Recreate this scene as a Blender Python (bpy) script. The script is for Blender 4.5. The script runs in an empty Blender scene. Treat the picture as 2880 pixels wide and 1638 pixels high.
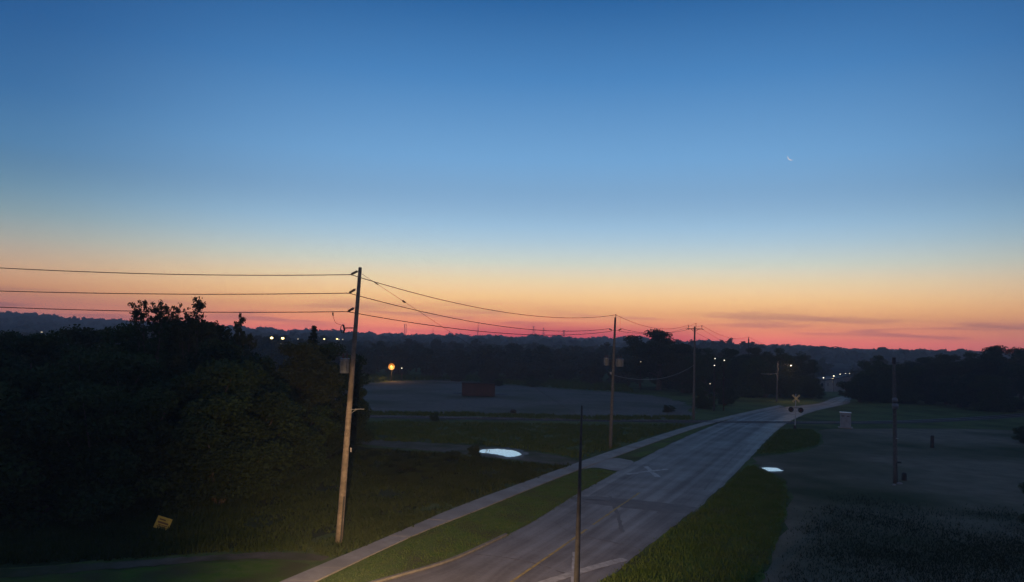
import bpy, math, random
import numpy as np
from mathutils import Vector, Matrix

S = bpy.context.scene
COL = S.collection
rad = math.radians

# ------------------------------------------------------------------ camera
W0, H0, F0 = 2880.0, 1638.0, 2080.0
CAMZ, PITCH, ROLL = 10.0, math.atan(144.0 / 2080.0), rad(1.5)
CF = Vector((0, math.cos(PITCH), math.sin(PITCH)))
_U0 = Vector((0, -math.sin(PITCH), math.cos(PITCH)))
_R0 = Vector((1, 0, 0))
CR = _R0 * math.cos(ROLL) + _U0 * math.sin(ROLL)
CU = _U0 * math.cos(ROLL) - _R0 * math.sin(ROLL)
CAM = Vector((0, 0, CAMZ))
cam_d = bpy.data.cameras.new('camera')
cam = bpy.data.objects.new('camera', cam_d)
COL.objects.link(cam)
cam_d.sensor_width = 36.0
cam_d.lens = 36.0 * F0 / W0
cam_d.clip_start, cam_d.clip_end = 0.1, 30000
M = Matrix((CR, CU, -CF)).transposed().to_4x4()
M.translation = CAM
cam.matrix_world = M
S.camera = cam

# ------------------------------------------------------------------ render / exposure
S.render.engine = 'CYCLES'
S.cycles.use_denoising = True
S.cycles.max_bounces = 6
S.cycles.transparent_max_bounces = 8
S.cycles.volume_bounces = 0
S.cycles.sample_clamp_indirect = 3.0
S.view_settings.view_transform = 'Standard'
S.view_settings.look = 'None'
S.view_settings.exposure = 0.0
S.view_settings.gamma = 1.0
S.view_settings.use_curve_mapping = False


def ray(px, py):
    return (CF * F0 + CR * (px - W0 / 2) + CU * (H0 / 2 - py)).normalized()


def gp(px, py, z=0.0):
    d = ray(px, py)
    t = (z - CAMZ) / d.z
    return CAM + d * t


def at(px, py, Y):
    d = ray(px, py)
    return CAM + d * (Y / d.y)


def proj(p):
    v = Vector(p) - CAM
    w = v.dot(CF)
    return (W0 / 2 + F0 * v.dot(CR) / w, H0 / 2 - F0 * v.dot(CU) / w)


# ------------------------------------------------------------------ world
def srgb(r, g, b):
    f = lambda c: (c / 255.0) / 12.92 if c / 255.0 <= 0.04045 else ((c / 255.0 + 0.055) / 1.055) ** 2.4
    return (f(r), f(g), f(b), 1.0)


GLOW_AZ = math.atan((1620 - 1440) / 2080.0)      # to the right of +Y


def build_world():
    w = bpy.data.worlds.new('World')
    S.world = w
    w.use_nodes = True
    nt = w.node_tree
    N, L = nt.nodes, nt.links
    N.clear()
    out = N.new('ShaderNodeOutputWorld')
    bg = N.new('ShaderNodeBackground')
    L.new(bg.outputs[0], out.inputs[0])

    def math_(op, a, b=None, c=None):
        n = N.new('ShaderNodeMath')
        n.operation = op
        for i, v in enumerate((a, b, c)):
            if v is None:
                continue
            if isinstance(v, (int, float)):
                n.inputs[i].default_value = v
            else:
                L.new(v, n.inputs[i])
        return n.outputs[0]

    def maprange(v, a, b, c=0.0, d=1.0, smooth=True):
        n = N.new('ShaderNodeMapRange')
        n.interpolation_type = 'SMOOTHSTEP' if smooth else 'LINEAR'
        L.new(v, n.inputs[0])
        for i, x in zip((1, 2, 3, 4), (a, b, c, d)):
            n.inputs[i].default_value = x
        return n.outputs[0]

    def mix(f, a, b):
        n = N.new('ShaderNodeMix')
        n.data_type = 'RGBA'
        if isinstance(f, (int, float)):
            n.inputs[0].default_value = f
        else:
            L.new(f, n.inputs[0])
        for i, v in ((6, a), (7, b)):
            if isinstance(v, tuple):
                n.inputs[i].default_value = v
            else:
                L.new(v, n.inputs[i])
        return n.outputs[2]

    tc = N.new('ShaderNodeTexCoord')
    sp = N.new('ShaderNodeSeparateXYZ')
    nrm = N.new('ShaderNodeVectorMath')
    nrm.operation = 'NORMALIZE'
    L.new(tc.outputs['Generated'], nrm.inputs[0])
    L.new(nrm.outputs[0], sp.inputs[0])
    x, y, z = sp.outputs
    zc = math_('MAXIMUM', z, 0.0)
    elev = math_('DIVIDE', math_('ARCSINE', zc), math.pi / 2)
    t = math_('SQRT', elev)
    # azimuth term
    hl = math_('MAXIMUM', math_('SQRT', math_('ADD', math_('MULTIPLY', x, x), math_('MULTIPLY', y, y))), 1e-4)
    dotg = math_('DIVIDE', math_('ADD', math_('MULTIPLY', x, math.sin(GLOW_AZ)), math_('MULTIPLY', y, math.cos(GLOW_AZ))), hl)
    az = math_('SUBTRACT', math_('ARCTAN2', x, y), GLOW_AZ)

    def ramp(stops):
        n = N.new('ShaderNodeValToRGB')
        L.new(t, n.inputs[0])
        cr = n.color_ramp
        cr.interpolation = 'LINEAR'
        els = cr.elements
        while len(els) < len(stops):
            els.new(0.5)
        for e, (deg, c) in zip(els, stops):
            e.position = math.sqrt(deg / 90.0)
            e.color = srgb(*c)
        return n.outputs[0]

    centre = ramp([(0.0, (236, 98, 92)), (0.6, (246, 116, 92)), (1.5, (246, 148, 92)), (2.4, (242, 172, 100)),
                   (3.5, (228, 182, 120)), (4.8, (208, 186, 146)), (6.2, (184, 189, 176)), (7.8, (164, 189, 202)), (9.0, (154, 190, 216)),
                   (11.0, (142, 186, 224)), (14.0, (122, 177, 226)), (20.0, (77, 139, 199)), (26.0, (36, 98, 160)),
                   (40.0, (44, 86, 134)), (90.0, (56, 80, 114))])
    edge = ramp([(0.0, (154, 84, 80)), (0.8, (174, 98, 80)), (1.8, (192, 118, 78)), (2.8, (190, 132, 84)),
                 (4.2, (172, 140, 108)), (6.0, (144, 144, 134)), (7.6, (122, 144, 150)), (9.4, (106, 143, 166)),
                 (12.0, (86, 138, 182)), (15.5, (60, 116, 170)), (20.0, (40, 96, 154)), (26.0, (22, 74, 132)),
                 (40.0, (40, 78, 124)), (90.0, (56, 80, 114))])
    away = ramp([(0.0, (74, 70, 92)), (3.0, (104, 86, 104)), (7.0, (128, 106, 122)), (12.0, (108, 112, 138)),
                 (20.0, (80, 98, 136)), (35.0, (60, 86, 126)), (90.0, (56, 80, 114))])
    wc = maprange(dotg, math.cos(rad(42)), 1.0)
    we = maprange(dotg, -0.55, 0.62)
    sky = mix(we, away, mix(wc, edge, centre))

    lift = N.new('ShaderNodeVectorMath')
    lift.operation = 'SCALE'
    L.new(sky, lift.inputs[0])
    L.new(maprange(elev, 12.0 / 90, 0.8 / 90, 1.0, 2.8), lift.inputs[3])
    sky = lift.outputs[0]
    # thin mauve streaks of high cloud low over the afterglow
    cv = N.new('ShaderNodeCombineXYZ')
    L.new(math_('MULTIPLY', az, 5.0), cv.inputs[0])
    L.new(math_('MULTIPLY', elev, 105.0), cv.inputs[1])
    no = N.new('ShaderNodeTexNoise')
    no.inputs['Scale'].default_value = 1.15
    no.inputs['Detail'].default_value = 3.0
    no.inputs['Roughness'].default_value = 0.55
    no.inputs['Distortion'].default_value = 0.5
    L.new(cv.outputs[0], no.inputs['Vector'])
    streak = maprange(no.outputs[0], 0.48, 0.64)
    band = math_('MULTIPLY', maprange(elev, 0.2 / 90, 1.2 / 90), maprange(elev, 3.5 / 90, 1.8 / 90))
    sf = math_('MULTIPLY', math_('MULTIPLY', streak, band), 0.46)
    sky = mix(sf, sky, mix(wc, srgb(164, 104, 104), srgb(216, 128, 142)))
    # a red core of light just over the hills where the sun went down
    core = math_('MULTIPLY', maprange(dotg, math.cos(rad(14)), 1.0), maprange(elev, 2.2 / 90, 0.5 / 90))
    sky = mix(math_('MULTIPLY', core, 0.85), sky, srgb(285, 84, 104))

    st = N.new('ShaderNodeTexSky')
    st.sky_type = 'NISHITA'
    st.sun_disc = False
    st.sun_elevation = rad(-2.0)
    st.sun_rotation = GLOW_AZ
    st.air_density, st.dust_density, st.ozone_density = 1.0, 1.2, 2.0
    sc = N.new('ShaderNodeVectorMath')
    sc.operation = 'MULTIPLY_ADD'
    L.new(st.outputs[0], sc.inputs[0])
    sc.inputs[1].default_value = (0.015, 0.015, 0.015)
    L.new(sky, sc.inputs[2])
    L.new(sc.outputs[0], bg.inputs[0])
    bg.inputs[1].default_value = 1.0


build_world()

# the sun itself has set: only a breath of low warm light left from its direction
sun_d = bpy.data.lights.new('sun', 'SUN')
sun_d.energy = 0.06
sun_d.angle = rad(12)
sun_d.color = (1.0, 0.55, 0.42)
sun = bpy.data.objects.new('sun', sun_d)
COL.objects.link(sun)
sd = Vector((math.sin(GLOW_AZ), math.cos(GLOW_AZ), math.tan(rad(2.5))))
sun.rotation_euler = sd.to_track_quat('Z', 'Y').to_euler()

# ------------------------------------------------------------------ materials
MATS = {}


def mat(name, c1, c2=None, scale=3.0, rough=0.8, metal=0.0, bump=0.0, detail=4.0, contrast=(0.35, 0.65), spec=0.3,
        c3=None, scale3=0.3, bscale=None):
    if name in MATS:
        return MATS[name]
    m = bpy.data.materials.new(name)
    m.use_nodes = True
    nt = m.node_tree
    N, L = nt.nodes, nt.links
    b = N['Principled BSDF']
    b.inputs['Roughness'].default_value = rough
    b.inputs['Metallic'].default_value = metal
    b.inputs['Specular IOR Level'].default_value = spec
    b.inputs['Base Color'].default_value = (*c1, 1)
    geo = N.new('ShaderNodeTexCoord')
    if c2 is not None:
        n = N.new('ShaderNodeTexNoise')
        n.inputs['Scale'].default_value = scale
        n.inputs['Detail'].default_value = detail
        n.inputs['Roughness'].default_value = 0.6
        L.new(geo.outputs['Object'], n.inputs['Vector'])
        r = N.new('ShaderNodeMapRange')
        r.inputs[1].default_value, r.inputs[2].default_value = contrast
        L.new(n.outputs[0], r.inputs[0])
        mx = N.new('ShaderNodeMix')
        mx.data_type = 'RGBA'
        mx.inputs[6].default_value = (*c1, 1)
        mx.inputs[7].default_value = (*c2, 1)
        L.new(r.outputs[0], mx.inputs[0])
        outc = mx.outputs[2]
        if c3 is not None:
            n3 = N.new('ShaderNodeTexNoise')
            n3.inputs['Scale'].default_value = scale3
            n3.inputs['Detail'].default_value = 5.0
            L.new(geo.outputs['Object'], n3.inputs['Vector'])
            r3 = N.new('ShaderNodeMapRange')
            r3.inputs[1].default_value, r3.inputs[2].default_value = 0.44, 0.66
            L.new(n3.outputs[0], r3.inputs[0])
            m3 = N.new('ShaderNodeMix')
            m3.data_type = 'RGBA'
            L.new(r3.outputs[0], m3.inputs[0])
            L.new(outc, m3.inputs[6])
            m3.inputs[7].default_value = (*c3, 1)
            outc = m3.outputs[2]
        L.new(outc, b.inputs['Base Color'])
    if bump:
        nb = N.new('ShaderNodeTexNoise')
        nb.inputs['Scale'].default_value = bscale or scale * 3
        nb.inputs['Detail'].default_value = 5.0
        L.new(geo.outputs['Object'], nb.inputs['Vector'])
        bn = N.new('ShaderNodeBump')
        bn.inputs['Strength'].default_value = bump
        bn.inputs['Distance'].default_value = 0.1
        L.new(nb.outputs[0], bn.inputs['Height'])
        L.new(bn.outputs[0], b.inputs['Normal'])
    MATS[name] = m
    return m


def emit(name, col, strength):
    if name in MATS:
        return MATS[name]
    m = bpy.data.materials.new(name)
    m.use_nodes = True
    b = m.node_tree.nodes['Principled BSDF']
    b.inputs['Base Color'].default_value = (0.03, 0.03, 0.03, 1)
    b.inputs['Emission Color'].default_value = (*col, 1)
    b.inputs['Emission Strength'].default_value = strength
    MATS[name] = m
    return m


def leafmat(name, c1, c2, scale=1.5):
    if name in MATS:
        return MATS[name]
    m = mat(name, c1, c2, scale=scale, rough=0.75, spec=0.1, contrast=(0.3, 0.7))
    nt = m.node_tree
    N, L = nt.nodes, nt.links
    b = N['Principled BSDF']
    src = b.inputs['Base Color'].links[0].from_socket
    tr = N.new('ShaderNodeBsdfTranslucent')
    L.new(src, tr.inputs[0])
    mx = N.new('ShaderNodeMixShader')
    mx.inputs[0].default_value = 0.2
    L.new(b.outputs[0], mx.inputs[1])
    L.new(tr.outputs[0], mx.inputs[2])
    L.new(mx.outputs[0], N['Material Output'].inputs[0])
    return m


GRASS = mat('grass', (0.08, 0.118, 0.03), (0.13, 0.142, 0.052), scale=1.3, rough=0.95, bump=0.6, c3=(0.055, 0.065, 0.022), scale3=0.13,
            spec=0.05, bscale=9.0, detail=8)
VERGE = mat('verge_grass', (0.08, 0.14, 0.02), (0.13, 0.16, 0.038), scale=1.6, rough=0.95, bump=0.5, c3=(0.09, 0.088, 0.035), scale3=0.4,
            spec=0.05, bscale=12.0, detail=8)
GRAVEL = mat('gravel', (0.142, 0.117, 0.095), (0.205, 0.17, 0.138), scale=1.1, rough=0.95, bump=0.6, c3=(0.095, 0.092, 0.055), scale3=0.07,
             spec=0.1, bscale=14.0, detail=9)
YARD = mat('yard_gravel', (0.165, 0.127, 0.082), (0.24, 0.188, 0.125), scale=0.5, rough=0.95, bump=0.6, c3=(0.048, 0.058, 0.022), scale3=0.06,
           spec=0.1, bscale=14.0, detail=9)
DIRT = mat('dirt', (0.115, 0.09, 0.06), (0.165, 0.13, 0.09), scale=1.0, rough=0.95, bump=0.5, c3=(0.06, 0.068, 0.025), scale3=0.3, spec=0.1)
MUD = mat('wet_mud', (0.045, 0.036, 0.026), (0.075, 0.06, 0.042), scale=2.0, rough=0.55, bump=0.3)
CONC = mat('concrete', (0.32, 0.275, 0.225), (0.41, 0.355, 0.295), scale=2.0, rough=0.9, bump=0.15, detail=8, c3=(0.27, 0.235, 0.195), scale3=0.5)
WOOD = mat('pole_wood', (0.095, 0.09, 0.08), (0.16, 0.15, 0.132), scale=6, rough=0.9, bump=0.3)
LITW = mat('pole_wood_lamplit', (0.2, 0.155, 0.11), (0.36, 0.285, 0.21), scale=5, rough=0.9, bump=0.4, c3=(0.14, 0.11, 0.08), scale3=1.2)  # lit copy of the pole wood, lamplight on the near pole put into its colour
STEEL = mat('galvanised', (0.36, 0.37, 0.38), (0.5, 0.5, 0.51), scale=9, rough=0.5, metal=0.6)
DARKST = mat('dark_steel', (0.05, 0.05, 0.05), (0.08, 0.075, 0.07), scale=8, rough=0.6, metal=0.4)
WIRE = mat('wire', (0.045, 0.035, 0.032), rough=0.7)
CABLE = mat('cable', (0.30, 0.29, 0.26), rough=0.5)
PORC = mat('porcelain', (0.10, 0.06, 0.05), rough=0.3)
CAN = mat('transformer_paint', (0.15, 0.165, 0.175), (0.21, 0.225, 0.235), scale=5, rough=0.45)
WHITE = mat('white_paint', (0.56, 0.52, 0.46), (0.29, 0.26, 0.22), scale=2.2, rough=0.8, contrast=(0.38, 0.6), detail=9)
YELLOW = mat('yellow_paint', (0.5, 0.33, 0.08), (0.26, 0.2, 0.11), scale=3, rough=0.8, contrast=(0.42, 0.66), detail=9)
RUST = mat('rusty_steel', (0.06, 0.042, 0.034), (0.04, 0.033, 0.03), scale=1.5, rough=0.85, bump=0.2)
BARK = mat('bark', (0.07, 0.055, 0.04), (0.12, 0.10, 0.075), scale=8, rough=0.95, bump=0.4)
LEAFF = [leafmat('far_leaf_dark', (0.05, 0.066, 0.034), (0.08, 0.095, 0.05)), leafmat('far_leaf_green', (0.055, 0.075, 0.035), (0.09, 0.108, 0.052)),
         leafmat('far_leaf_olive', (0.068, 0.074, 0.042), (0.10, 0.104, 0.06))]  # lighter than the near leaves, distance haze put into their colour
LEAF = [leafmat('leaf_dark', (0.028, 0.046, 0.018), (0.052, 0.075, 0.026)),
        leafmat('leaf_green', (0.035, 0.06, 0.018), (0.066, 0.092, 0.03)),
        leafmat('leaf_olive', (0.05, 0.062, 0.024), (0.082, 0.09, 0.036))]
NEEDLE = leafmat('needle', (0.02, 0.036, 0.02), (0.034, 0.052, 0.026))
WEED = leafmat('weed_blade', (0.03, 0.05, 0.011), (0.055, 0.072, 0.02), 0.5)
BLADE = leafmat('grass_blade', (0.062, 0.108, 0.016), (0.105, 0.135, 0.034), 0.6)
ROCK = mat('stone', (0.24, 0.22, 0.2), (0.34, 0.32, 0.29), scale=4, rough=0.9, bump=0.4)
FAR = leafmat('far_canopy', (0.05, 0.065, 0.035), (0.085, 0.1, 0.05), 0.02)  # canopy colour likewise lightened for haze
WATER = mat('puddle_water', (0.92, 0.94, 0.96), rough=0.02, metal=1.0)
PANE = mat('window_glass', (0.02, 0.025, 0.03), rough=0.08, spec=0.6)
SIDING = mat('siding', (0.30, 0.28, 0.24), (0.36, 0.33, 0.29), scale=1.2, rough=0.8)
BRICKW = mat('brick_wall', (0.26, 0.17, 0.13), (0.32, 0.22, 0.17), scale=2.0, rough=0.9)
ROOF = mat('roofing', (0.07, 0.07, 0.075), (0.10, 0.10, 0.10), scale=2.0, rough=0.9)
RAILM = mat('rail_steel', (0.5, 0.5, 0.5), rough=0.35, metal=1.0)
RAILW = mat('rail_web', (0.055, 0.04, 0.034), rough=0.95, spec=0.1)
SLEEPER = mat('sleeper_wood', (0.07, 0.055, 0.045), (0.11, 0.09, 0.075), scale=3, rough=0.95)
BALLAST = mat('ballast', (0.045, 0.042, 0.035), (0.085, 0.075, 0.062), scale=4.0, rough=0.95, bump=0.8, bscale=12)
AMBER = emit('amber_glow', (1.0, 0.27, 0.015), 0.6)
SODIUM = emit('sodium_glow', (1.0, 0.38, 0.05), 2.4)
WARMW = emit('warm_white_glow', (1.0, 0.76, 0.28), 5.0)
COOLW = emit('cool_white_glow', (1.0, 0.90, 0.66), 3.5)
DIMW = emit('dim_glow', (1.0, 0.84, 0.55), 1.0)


# ------------------------------------------------------------------ mesh helpers
def tag(o, label=None, cat=None, group=None, kind=None):
    if label:
        o['label'] = label
    if cat:
        o['category'] = cat
    if group:
        o['group'] = group
    if kind:
        o['kind'] = kind
    return o


def link(name, me, parent=None):
    o = bpy.data.objects.new(name, me)
    COL.objects.link(o)
    if parent is not None:
        o.parent = parent
    return o


def empty(name, loc, rz=0.0, scale=1.0):
    o = bpy.data.objects.new(name, None)
    o.empty_display_size = 0.2
    o.location = loc
    o.rotation_euler = (0, 0, rz)
    o.scale = (scale, scale, scale)
    COL.objects.link(o)
    return o


class MB:
    def __init__(s):
        s.v, s.f, s.uv = [], [], None

    def add(s, vs, fs):
        b = len(s.v)
        s.v += [tuple(v) for v in vs]
        s.f += [tuple(b + i for i in f) for f in fs]
        return s

    def box(s, c, d, rz=0.0, m=None):
        x, y, z = d[0] / 2, d[1] / 2, d[2] / 2
        vs = [Vector(p) for p in ((-x, -y, -z), (x, -y, -z), (x, y, -z), (-x, y, -z), (-x, -y, z), (x, -y, z), (x, y, z), (-x, y, z))]
        R = Matrix.Rotation(rz, 3, 'Z') if m is None else m
        return s.add([R @ v + Vector(c) for v in vs],
                     [(3, 2, 1, 0), (4, 5, 6, 7), (0, 1, 5, 4), (1, 2, 6, 5), (2, 3, 7, 6), (3, 0, 4, 7)])

    def tube(s, pts, r, n=8, cap=True):
        pts = [Vector(p) for p in pts]
        if not hasattr(r, '__len__'):
            r = [r] * len(pts)
        rings = []
        prev = None
        for i, p in enumerate(pts):
            d = (pts[min(i + 1, len(pts) - 1)] - pts[max(i - 1, 0)]).normalized()
            a = prev if prev is not None else (Vector((1, 0, 0)) if abs(d.x) < 0.8 else Vector((0, 1, 0)))
            u = (a - d * a.dot(d)).normalized()
            prev = u
            w = d.cross(u)
            rings.append([p + (u * math.cos(k * 2 * math.pi / n) + w * math.sin(k * 2 * math.pi / n)) * r[i] for k in range(n)])
        vs = [v for rg in rings for v in rg]
        fs = []
        for i in range(len(pts) - 1):
            for k in range(n):
                a, b = i * n + k, i * n + (k + 1) % n
                fs.append((a, b, b + n, a + n))
        if cap:
            fs.append(tuple(range(n - 1, -1, -1)))
            fs.append(tuple(range((len(pts) - 1) * n, len(pts) * n)))
        return s.add(vs, fs)

    def build(s, name, m, parent=None, smooth=False):
        me = bpy.data.meshes.new(name)
        me.from_pydata(s.v, [], s.f)
        me.materials.append(m)
        if smooth:
            me.polygons.foreach_set('use_smooth', [True] * len(me.polygons))
        me.update()
        return link(name, me, parent)


def npmesh(name, V, Fq, m):
    """V (n,3) and quads/tris Fq (k,c) to a mesh, quickly"""
    me = bpy.data.meshes.new(name)
    k, c = Fq.shape
    me.vertices.add(len(V))
    me.vertices.foreach_set('co', np.ascontiguousarray(V, dtype=np.float32).ravel())
    me.loops.add(k * c)
    me.loops.foreach_set('vertex_index', np.ascontiguousarray(Fq, dtype=np.int32).ravel())
    me.polygons.add(k)
    me.polygons.foreach_set('loop_start', np.arange(0, k * c, c, dtype=np.int32))
    me.update(calc_edges=True)
    me.validate()
    me.materials.append(m)
    return me


# ------------------------------------------------------------------ terrain
def sstep(a, b, x):
    t = min(1.0, max(0.0, (x - a) / (b - a)))
    return t * t * (3 - 2 * t)


def hgt(x, y):
    """the land falls away beyond the crest of the road, ahead to the right"""
    if y < 150:
        return 0.0
    az = math.degrees(math.atan2(x, y))
    return -6.0 * sstep(165, 300, y) * sstep(14, 20, az) * (1 - sstep(34, 44, az))


def build_ground():
    rs = [0.0] + [3 * 1.055 ** k for k in range(118)]
    nseg = 240
    V = [(0, 0, 0)]
    F = []
    for i, r in enumerate(rs[1:]):
        for k in range(nseg):
            a = 2 * math.pi * k / nseg
            x, y = r * math.sin(a), r * math.cos(a)
            V.append((x, y, hgt(x, y) - 0.0))
    for k in range(nseg):
        F.append((0, 1 + k, 1 + (k + 1) % nseg))
    for i in range(len(rs) - 2):
        b0, b1 = 1 + i * nseg, 1 + (i + 1) * nseg
        for k in range(nseg):
            k2 = (k + 1) % nseg
            F.append((b0 + k, b1 + k, b1 + k2, b0 + k2))
    mb = MB()
    mb.v, mb.f = V, [f[::-1] for f in F]
    o = mb.build('ground', GRASS)
    tag(o, 'rough grass ground spreading to the hills', 'ground', kind='structure')


build_ground()


def resample(pts, step):
    out = [pts[0]]
    for a, b in zip(pts, pts[1:]):
        n = max(1, int((b - a).length / step))
        out += [a.lerp(b, k / n) for k in range(1, n + 1)]
    return out


def smooth_line(pts, it=2):
    for _ in range(it):
        q = [pts[0]]
        for a, b in zip(pts, pts[1:]):
            q += [a.lerp(b, 0.25), a.lerp(b, 0.75)]
        q.append(pts[-1])
        pts = q
    return pts


def along(pts, n):
    d = [0.0]
    for a, b in zip(pts, pts[1:]):
        d.append(d[-1] + (b - a).length)
    out = []
    j = 0
    for k in range(n):
        s = d[-1] * k / (n - 1)
        while j < len(d) - 2 and d[j + 1] < s:
            j += 1
        t = (s - d[j]) / max(1e-6, d[j + 1] - d[j])
        out.append(pts[j].lerp(pts[j + 1], min(1, max(0, t))))
    return out


def strip(name, left, right, z, m, parent=None, n=60, cols=8, jitter=0.0, seed=0):
    rng = random.Random(seed)
    A, B = along(left, n), along(right, n)
    V, F, UV = [], [], []
    for i in range(n):
        ja, jb = rng.uniform(-jitter, jitter), rng.uniform(-jitter, jitter)
        for c in range(cols + 1):
            p = A[i].lerp(B[i], c / cols)
            d = (B[i] - A[i]).normalized()
            if c == 0:
                p = p + d * ja
            if c == cols:
                p = p + d * jb
            V.append((p.x, p.y, hgt(p.x, p.y) + z))
            UV.append((c / cols, i / (n - 1)))
    for i in range(n - 1):
        for c in range(cols):
            a = i * (cols + 1) + c
            F.append((a, a + 1, a + cols + 2, a + cols + 1))
    me = bpy.data.meshes.new(name)
    me.from_pydata(V, [], F)
    uvl = me.uv_layers.new(name='UVMap')
    for lp in me.loops:
        uvl.data[lp.index].uv = UV[lp.vertex_index]
    # always face up
    me.update()
    if len(me.polygons) and me.polygons[0].normal.z < 0:
        me.flip_normals()
    me.materials.append(m)
    return link(name, me, parent)


def sheet(name, pix, z, m, parent=None, jitter=0.0, seed=0, world=None, step=1.5):
    """a flat sheet whose outline is given by ground points"""
    rng = random.Random(seed)
    pts = world or [gp(*p) for p in pix]
    pts = pts + [pts[0]]
    pts = resample(smooth_line(pts, 2), step)[:-1]
    if jitter:
        pts = [p + Vector((rng.uniform(-jitter, jitter), rng.uniform(-jitter, jitter), 0)) for p in pts]
    me = bpy.data.meshes.new(name)
    me.from_pydata([(p.x, p.y, hgt(p.x, p.y) + z) for p in pts], [], [tuple(range(len(pts)))])
    me.update()
    if me.polygons[0].normal.z < 0:
        me.flip_normals()
    me.materials.append(m)
    o = link(name, me, parent)
    return o, pts


def G(*pp):
    return [gp(*p) for p in pp]


# ---- the road ---------------------------------------------------------------
VP = ray(2385, 987)
vpdir = Vector((VP.x, VP.y, 0)).normalized()
road_left = G((980, 1665), (1100, 1627), (1236, 1590), (1302, 1563), (1367, 1534), (1428, 1505), (1489, 1474), (1550, 1436), (1630, 1386),
              (1723, 1334), (1794, 1296), (1890, 1247), (1991, 1203), (2075, 1172), (2160, 1150), (2260, 1141), (2310, 1135), (2345, 1118))
road_right = G((1560, 1750), (1695, 1638), (1803, 1555), (1897, 1480), (1958, 1435), (2014, 1386), (2084, 1316), (2122, 1278), (2145, 1250),
               (2192, 1205), (2232, 1180), (2264, 1166), (2302, 1154), (2360, 1142), (2396, 1134), (2386, 1121))
tdir = Vector((math.sin(rad(68)), math.cos(rad(68)), 0))
road_left += [road_left[-1] + vpdir * 9 + tdir * 6, road_left[-1] + vpdir * 11 + tdir * 16, road_left[-1] + vpdir * 12 + tdir * 24]
road_right += [road_right[-1] + vpdir * 2 + tdir * 12, road_right[-1] + vpdir * 2.5 + tdir * 19, road_right[-1] + vpdir * 3 + tdir * 26]
road_left = [Vector((-14.0, 8.0, 0)), Vector((-9, 22, 0))] + road_left
road_right = [Vector((14.0, 0.0, 0)), Vector((6.5, 18, 0))] + road_right


def road_material():
    m = bpy.data.materials.new('asphalt')
    m.use_nodes = True
    nt = m.node_tree
    N, L = nt.nodes, nt.links
    b = N['Principled BSDF']
    b.inputs['Specular IOR Level'].default_value = 0.35
    tc = N.new('ShaderNodeTexCoord')
    uv = N.new('ShaderNodeSeparateXYZ')
    L.new(tc.outputs['UV'], uv.inputs[0])
    # wear bands along the wheel paths
    cv = N.new('ShaderNodeCombineXYZ')
    mu = N.new('ShaderNodeMath'); mu.operation = 'MULTIPLY'; mu.inputs[1].default_value = 11.0
    mv = N.new('ShaderNodeMath'); mv.operation = 'MULTIPLY'; mv.inputs[1].default_value = 3.0
    L.new(uv.outputs[0], mu.inputs[0]); L.new(uv.outputs[1], mv.inputs[0])
    L.new(mu.outputs[0], cv.inputs[0]); L.new(mv.outputs[0], cv.inputs[1])
    n1 = N.new('ShaderNodeTexNoise'); n1.inputs['Scale'].default_value = 1.0; n1.inputs['Detail'].default_value = 3.0
    L.new(cv.outputs[0], n1.inputs['Vector'])
    n2 = N.new('ShaderNodeTexNoise'); n2.inputs['Scale'].default_value = 0.35; n2.inputs['Detail'].default_value = 8.0
    L.new(tc.outputs['Object'], n2.inputs['Vector'])
    n3 = N.new('ShaderNodeTexNoise'); n3.inputs['Scale'].default_value = 7.0; n3.inputs['Detail'].default_value = 6.0
    L.new(tc.outputs['Object'], n3.inputs['Vector'])
    add = N.new('ShaderNodeMath'); add.operation = 'ADD'
    am = N.new('ShaderNodeMath'); am.operation = 'MULTIPLY_ADD'; am.inputs[1].default_value = 1.5; am.inputs[2].default_value = -0.25
    L.new(n1.outputs[0], am.inputs[0]); L.new(am.outputs[0], add.inputs[0]); L.new(n2.outputs[0], add.inputs[1])
    add2 = N.new('ShaderNodeMath'); add2.operation = 'MULTIPLY_ADD'; add2.inputs[1].default_value = 0.35
    L.new(n3.outputs[0], add2.inputs[0]); L.new(add.outputs[0], add2.inputs[2])
    r = N.new('ShaderNodeMapRange')
    r.inputs[1].default_value, r.inputs[2].default_value = 0.9, 1.45
    L.new(add2.outputs[0], r.inputs[0])
    mx = N.new('ShaderNodeMix'); mx.data_type = 'RGBA'
    mx.inputs[6].default_value = (0.15, 0.125, 0.105, 1)
    mx.inputs[7].default_value = (0.27, 0.228, 0.19, 1)
    L.new(r.outputs[0], mx.inputs[0]); L.new(mx.outputs[2], b.inputs['Base Color'])
    rr = N.new('ShaderNodeMapRange'); rr.inputs[3].default_value, rr.inputs[4].default_value = 0.8, 0.55
    L.new(r.outputs[0], rr.inputs[0]); L.new(rr.outputs[0], b.inputs['Roughness'])
    nb = N.new('ShaderNodeTexNoise'); nb.inputs['Scale'].default_value = 30.0
    L.new(tc.outputs['Object'], nb.inputs['Vector'])
    bn = N.new('ShaderNodeBump'); bn.inputs['Strength'].default_value = 0.25; bn.inputs['Distance'].default_value = 0.03
    L.new(nb.outputs[0], bn.inputs['Height']); L.new(bn.outputs[0], b.inputs['Normal'])
    return m


ASPH = road_material()
TAR = mat('tar_patch', (0.14, 0.117, 0.1), (0.19, 0.16, 0.136), scale=1.5, rough=0.75, detail=8)
rl, rr_ = smooth_line(road_left, 2), smooth_line(road_right, 2)
road = strip('road', rl, rr_, 0.030, ASPH, n=160, cols=10, jitter=0.10, seed=3)
tag(road, 'worn grey asphalt road running away to the crossing', 'road', kind='structure')


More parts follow.
